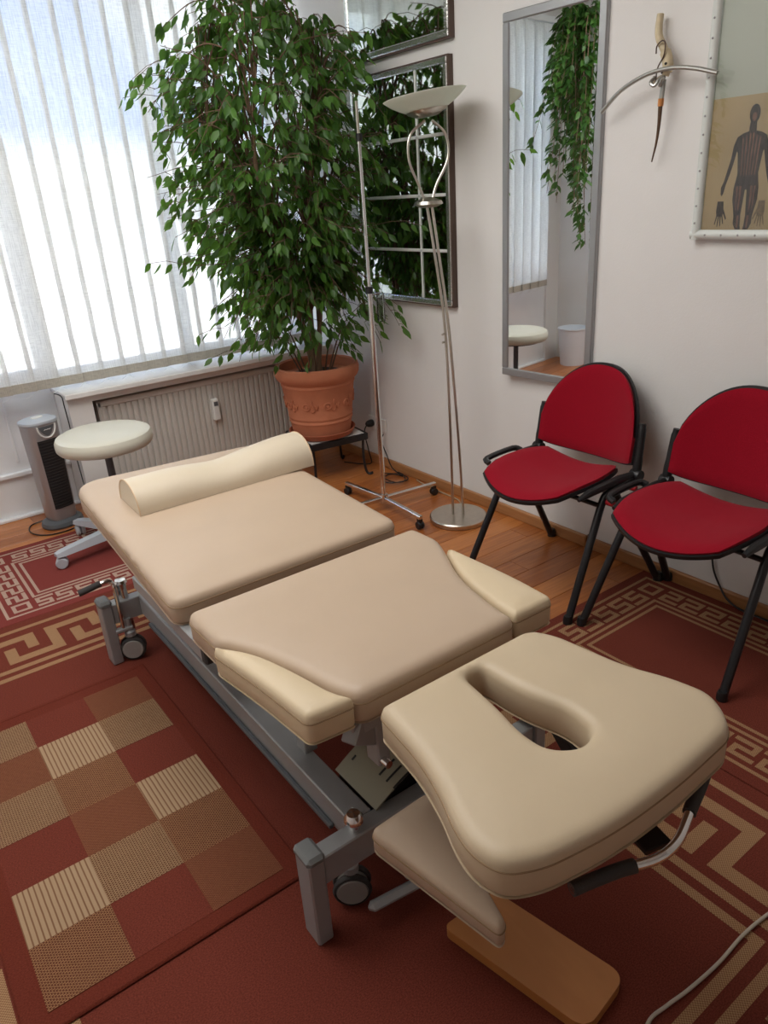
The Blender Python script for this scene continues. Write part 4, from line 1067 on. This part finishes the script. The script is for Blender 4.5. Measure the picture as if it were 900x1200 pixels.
# printed figure: flat print on the chart (y grows to the viewer's left)
def printed(nm, shapes, parent, x_, mk):
    b = MB()
    for sh in shapes:
        P = ccw([Vector(p) for p in sh]); m = len(P)
        b.add([(x_, p.x, p.y) for p in P]+[(x_+.0002, p.x, p.y) for p in P], [tuple(range(m)), tuple(range(2*m-1, m-1, -1))]+[(i, (i+1) % m, m+(i+1) % m, m+i) for i in range(m)])
    return b.build(nm, mk, parent, 0)
def ell(cy, cz, ry, rz, n=20): return [(cy+ry*math.cos(2*math.pi*k/n), cz+rz*math.sin(2*math.pi*k/n)) for k in range(n)]
FY = 1.347
def sym(P): return [(FY+y, z) for y, z in P], [(FY-y, z) for y, z in P]
body = []
half = [(0, 1.604), (.010, 1.603), (.012, 1.592), (.030, 1.587), (.046, 1.578), (.052, 1.562), (.050, 1.545), (.040, 1.535), (.037, 1.51), (.033, 1.475), (.037, 1.452), (.040, 1.435), (.040, 1.40), (.034, 1.372), (.030, 1.352), (.030, 1.325), (.021, 1.300), (.019, 1.285), (.022, 1.3205-.032), (.004, 1.318-.03), (.006, 1.318), (.008, 1.35), (.006, 1.38), (.003, 1.428), (0, 1.43)]
half = [(y, max(z, 1.3075)+(0 if z > 1.35 else .006)) for y, z in half]
for P in sym(half): body.append(P)
body.append(ell(FY-.001, 1.638, .0165, .026))
body.append([(FY-.009, 1.625), (FY+.009, 1.625), (FY+.012, 1.598), (FY-.012, 1.598)])
armp = [(.047, 1.575), (.055, 1.555), (.059, 1.52), (.068, 1.485), (.075, 1.455), (.083, 1.437), (.082, 1.418), (.078, 1.412), (.073, 1.42), (.068, 1.445), (.058, 1.475), (.049, 1.51), (.042, 1.545)]
for P in sym(armp): body.append(P)
fg = printed('printed_figure', body, pc_, XR-.0156, 'ink')
red = []
for s in (-1, 1):
    for k in range(3):
        o = s*(.005+.011*k); red.append([(FY+o-.0025, 1.585-.006*k), (FY+o+.0025, 1.588-.006*k), (FY+o*.8+.002, 1.47), (FY+o*.8-.002, 1.47)])
    red.append([(FY+s*.014, 1.44), (FY+s*.022, 1.44), (FY+s*.020, 1.37), (FY+s*.016, 1.37)]); red.append([(FY+s*.026, 1.44), (FY+s*.031, 1.44), (FY+s*.027, 1.37), (FY+s*.025, 1.37)])
    red.append([(FY+s*.012, 1.355), (FY+s*.020, 1.355), (FY+s*.018, 1.318), (FY+s*.014, 1.318)])
red.append(ell(FY-.001, 1.630, .007, .012))
printed('printed_muscle', red, pc_, XR-.0159, 'ink_red')
def hand(cy, cz, s):
    out = [[(cy-.011*s, cz+.045), (cy+.009*s, cz+.045), (cy+.012*s, cz+.015), (cy+.010*s, cz), (cy-.010*s, cz), (cy-.013*s, cz+.015)]]
    for k in range(4):
        y_ = cy-.0085*s+k*.0056*s; L = (.024, .030, .029, .022)[k]; sp = (k-1.5)*.004*s
        out.append([(y_-.0022, cz+.003), (y_+.0022, cz+.003), (y_+.0014+sp, cz-L), (y_-.0014+sp, cz-L)])
    out.append([(cy+.012*s, cz+.022), (cy+.011*s, cz+.010), (cy+.021*s, cz-.010), (cy+.024*s, cz-.006)])
    return out
printed('printed_hand', hand(1.425, 1.352, -1), pc_, XR-.0156, 'ink'); printed('printed_hand', hand(1.292, 1.352, 1), pc_, XR-.0156, 'ink_pale')

# bone-and-metal wall sculpture
ws = thing('wall_sculpture', 'small bone, twig and curved metal rod sculpture on the wall between mirror and chart', 'sculpture', (XR, 1.65, 1.52))
XS = XR-.052
bow = catmull([(XS-.005, 1.880, 1.697), (XS-.012, 1.80, 1.752), (XS-.016, 1.70, 1.785), (XS-.016, 1.61, 1.792), (XS-.014, 1.53, 1.780), (XS-.012, 1.452, 1.757)], 7)
MB().tube(bow, [.0068]*len(bow), 10).build('curved_rod', 'greysteel', ws)
hd_ = catmull([(XR-.030, 1.690, 1.952), (XR-.034, 1.690, 1.915), (XR-.038, 1.682, 1.885), (XR-.04, 1.664, 1.858), (XR-.042, 1.648, 1.83), (XR-.042, 1.640, 1.80), (XR-.044, 1.646, 1.775)], 5); m = len(hd_)
bn = MB().tube(hd_, [.011+.0015*math.sin(3*i/m)+(.005 if .55 < i/m < .9 else 0) for i in range(m)], 12).build('bone', 'bone', ws)
MB().lathe([(0, 0), (.0045, 0), (.003, .004), (0, .005)], (XR-.0575, 1.638, 1.808), 10, (-1, 0, 0)).build('eye', 'black', bn)
MB().tube(catmull([(XR-.04, 1.69, 1.765), (XR-.045, 1.665, 1.775), (XR-.045, 1.65, 1.775)], 4), [.006, .005, .004, .004, .004, .004, .004, .004, .004], 8).build('bone_chip', 'bone', ws)
MB().tube(catmull([(XR-.05, 1.682, 1.842), (XR-.056, 1.676, 1.862), (XR-.06, 1.655, 1.873), (XR-.062, 1.642, 1.862), (XR-.062, 1.645, 1.83), (XR-.06, 1.665, 1.80), (XR-.056, 1.672, 1.765)], 6), .0022, 8).build('wire_hook', 'frame_dark', ws)
MB().tube(catmull([(XS, 1.68, 1.775), (XS-.02, 1.678, 1.76), (XS-.022, 1.663, 1.750), (XS-.012, 1.655, 1.765), (XS, 1.645, 1.772), (XS-.02, 1.64, 1.76), (XS-.01, 1.65, 1.748)], 5), .006, 8).build('metal_knot', 'greysteel', ws)
MB().tube(catmull([(XS, 1.645, 1.765), (XS, 1.647, 1.73), (XS, 1.650, 1.70)], 4), .008, 10).build('tail_sleeve', 'greysteel', ws)
MB().tube(catmull([(XS, 1.649, 1.712), (XS, 1.650, 1.690)], 2), .0092, 10).build('copper_band', 'copper', ws)
tl_ = catmull([(XS, 1.650, 1.692), (XS+.004, 1.653, 1.64), (XS+.010, 1.662, 1.585), (XS+.018, 1.680, 1.528)], 6)
MB().tube(tl_, [.0070-.0048*i/(len(tl_)-1) for i in range(len(tl_))], 8).build('twig', 'twig', ws)
MB().cyl((XR-.001, 1.655, 1.79), (XS, 1.655, 1.785), .003).build('wall_pin', 'frame_dark', ws)

# sockets and leads
so = thing('wall_socket', 'white double wall socket low on the wall behind the drip stand', 'socket', (XR, 3.42, .24))
for yy in (3.475, 3.385):
    MB().box((XR-.010, yy-.04, .205), (XR-.0006, yy+.04, .285), .003).build('cover_plate', 'white_plastic', so, 0)
tag(MB().lathe([(0, 0), (.02, 0), (.022, .012), (.018, .035), (.010, .045), (0, .046)], (XR-.0105, 3.475, .245), 18, (-1, 0, 0)).tube(catmull([(XR-.05, 3.475, .245), (XR-.075, 3.47, .20), (XR-.06, 3.46, .08), (XR-.05, 3.46, .008), (XR-.10, 3.50, .005), (XR-.15, 3.6, .005)], 6), .0035, 6).build('power_plug', 'black'),
    'black plug and lead in the left half of the wall socket by the plant', 'plug')
b = MB(); cpts = []
for k in range(26):
    a = k*.52; r_ = .075+.012*math.sin(k*1.3); cpts.append((2.295+r_*math.cos(a)*.8, 3.15+r_*1.1*math.sin(a), .006+.0035*k/6))
pre = [(XR-.02, 3.36, .20), (XR-.05, 3.34, .17), (XR-.045, 3.30, .09), (2.36, 3.25, .03)]
b.tube(catmull(pre+cpts, 4), .0034, 6); tag(b.build('coiled_cord', 'black'), 'black power cord hanging from the socket and coiled on the parquet behind the drip stand', 'cord')
tag(MB().tube(catmull([(2.378, 3.05, .005), (2.365, 2.98, .005), (2.36, 2.9, .005), (2.355, 2.8, .005), (2.35, 2.68, .005), (2.31, 2.60, .005)], 6), .004, 6).build('lamp_cord', 'tan_cable'), 'pale tan cord lying along the skirting towards the floor lamp base', 'cord')
tag(MB().tube(catmull([(XR-.012, 1.31, .36), (XR-.012, 1.308, .20), (XR-.012, 1.295, .12), (XR-.014, 1.262, .062), (XR-.034, 1.215, .030), (XR-.036, 1.16, .012), (XR-.038, 1.08, .012), (XR-.038, .9, .012)], 6), .0038, 6).build('cable', 'black'), 'black cable hanging down the wall to the skirting under the right-hand chair', 'cable')
tag(MB().tube(catmull([(.80, .44, .0115), (.872, .484, .0115), (.93, .482, .0115), (.99, .474, .0115), (1.086, .468, .0115), (1.181, .470, .0115), (1.272, .462, .0115), (1.40, .44, .0115), (1.55, .40, .0115)], 6), .0038, 8).build('cable', 'cable_white'), 'pale flex lying across the key-border rug in the bottom right foreground', 'cable')

# ------------------------------------------------------------------ seen only in the mirror, then the added fill panel
wb_ = thing('waste_bin', 'white waste bin against the left wall, visible in the tall mirror', 'bin', (-.62, 3.86, 0))
MB().lathe([(0, .0005), (.10, .0005), (.125, .30), (.131, .305), (.131, .315), (.122, .315), (.118, .30), (.096, .01), (0, .008)], (-.62, 3.86, 0), 32).build('bucket', 'bin', wb_)
VC = Vector((-.28, 3.55, 0))
vn = thing('hanging_vine', 'trailing green vine near the window, visible in the tall mirror', 'plant', VC+V(0, 0, 2.36))
MB().lathe([(0, 2.36), (.09, 2.36), (.12, 2.52), (.125, 2.52), (.11, 2.51), (0, 2.49)], VC, 28).build('pot', 'white_plastic', vn)
b = MB(); [b.tube([VC+V(.11*math.cos(a), .11*math.sin(a), 2.515), VC+V(0, 0, 2.795)], .0015, 5) for a in (0, 2.09, 4.19)]; b.build('hanger', 'frame_dark', vn)
VL = []; vt = MB(); rv = random.Random(4)
for k in range(120):
    a = rv.uniform(0, 6.28); r_ = rv.uniform(.05, .52); zt_ = rv.uniform(.95, 2.0) if r_ < .18 else rv.uniform(1.3, 2.1); p0 = VC+V(.08*math.cos(a), .08*math.sin(a), 2.53); p3 = VC+V(r_*math.cos(a), r_*math.sin(a)*.8, zt_)
    c_ = catmull([p0, p0.lerp(p3, .25)+V(.12*math.cos(a), .10*math.sin(a), .12), p0.lerp(p3, .6)+V(.05*math.cos(a), .05*math.sin(a), 0), p3], 6); vt.tube(c_, .0022, 3, cap=False)
    for j in range(34):
        i = rv.uniform(2, len(c_)-1.01); q = c_[int(i)].lerp(c_[int(i)+1], i % 1)
        d = Vector((math.cos(a)*.6+rv.gauss(0, .5), math.sin(a)*.6+rv.gauss(0, .5), -rv.uniform(.2, .9))).normalized(); s_ = d.cross(Vector((rv.gauss(0, .5), rv.gauss(0, .5), 1))).normalized()
        VL.append((q, d, s_, rv.uniform(.055, .085)))
tag(vt.build('tendrils', 'bark', vn), kind='stuff')
b = MB()
for l in VL: add_leaf_mesh(b, *l)
tag(b.build('foliage', 'vine', vn), kind='stuff')
fill_panel = thing('added_fill_panel', 'flat white panel, unseen, added overhead as housing for the fill light', 'lamp', (.35, 2.2, 2.755))  # unseen panel, added only to go with the fill light
MB().box((-.62, 1.23, 2.755), (1.32, 3.17, 2.7995), .004).build('housing', 'white_plastic', fill_panel, 0)
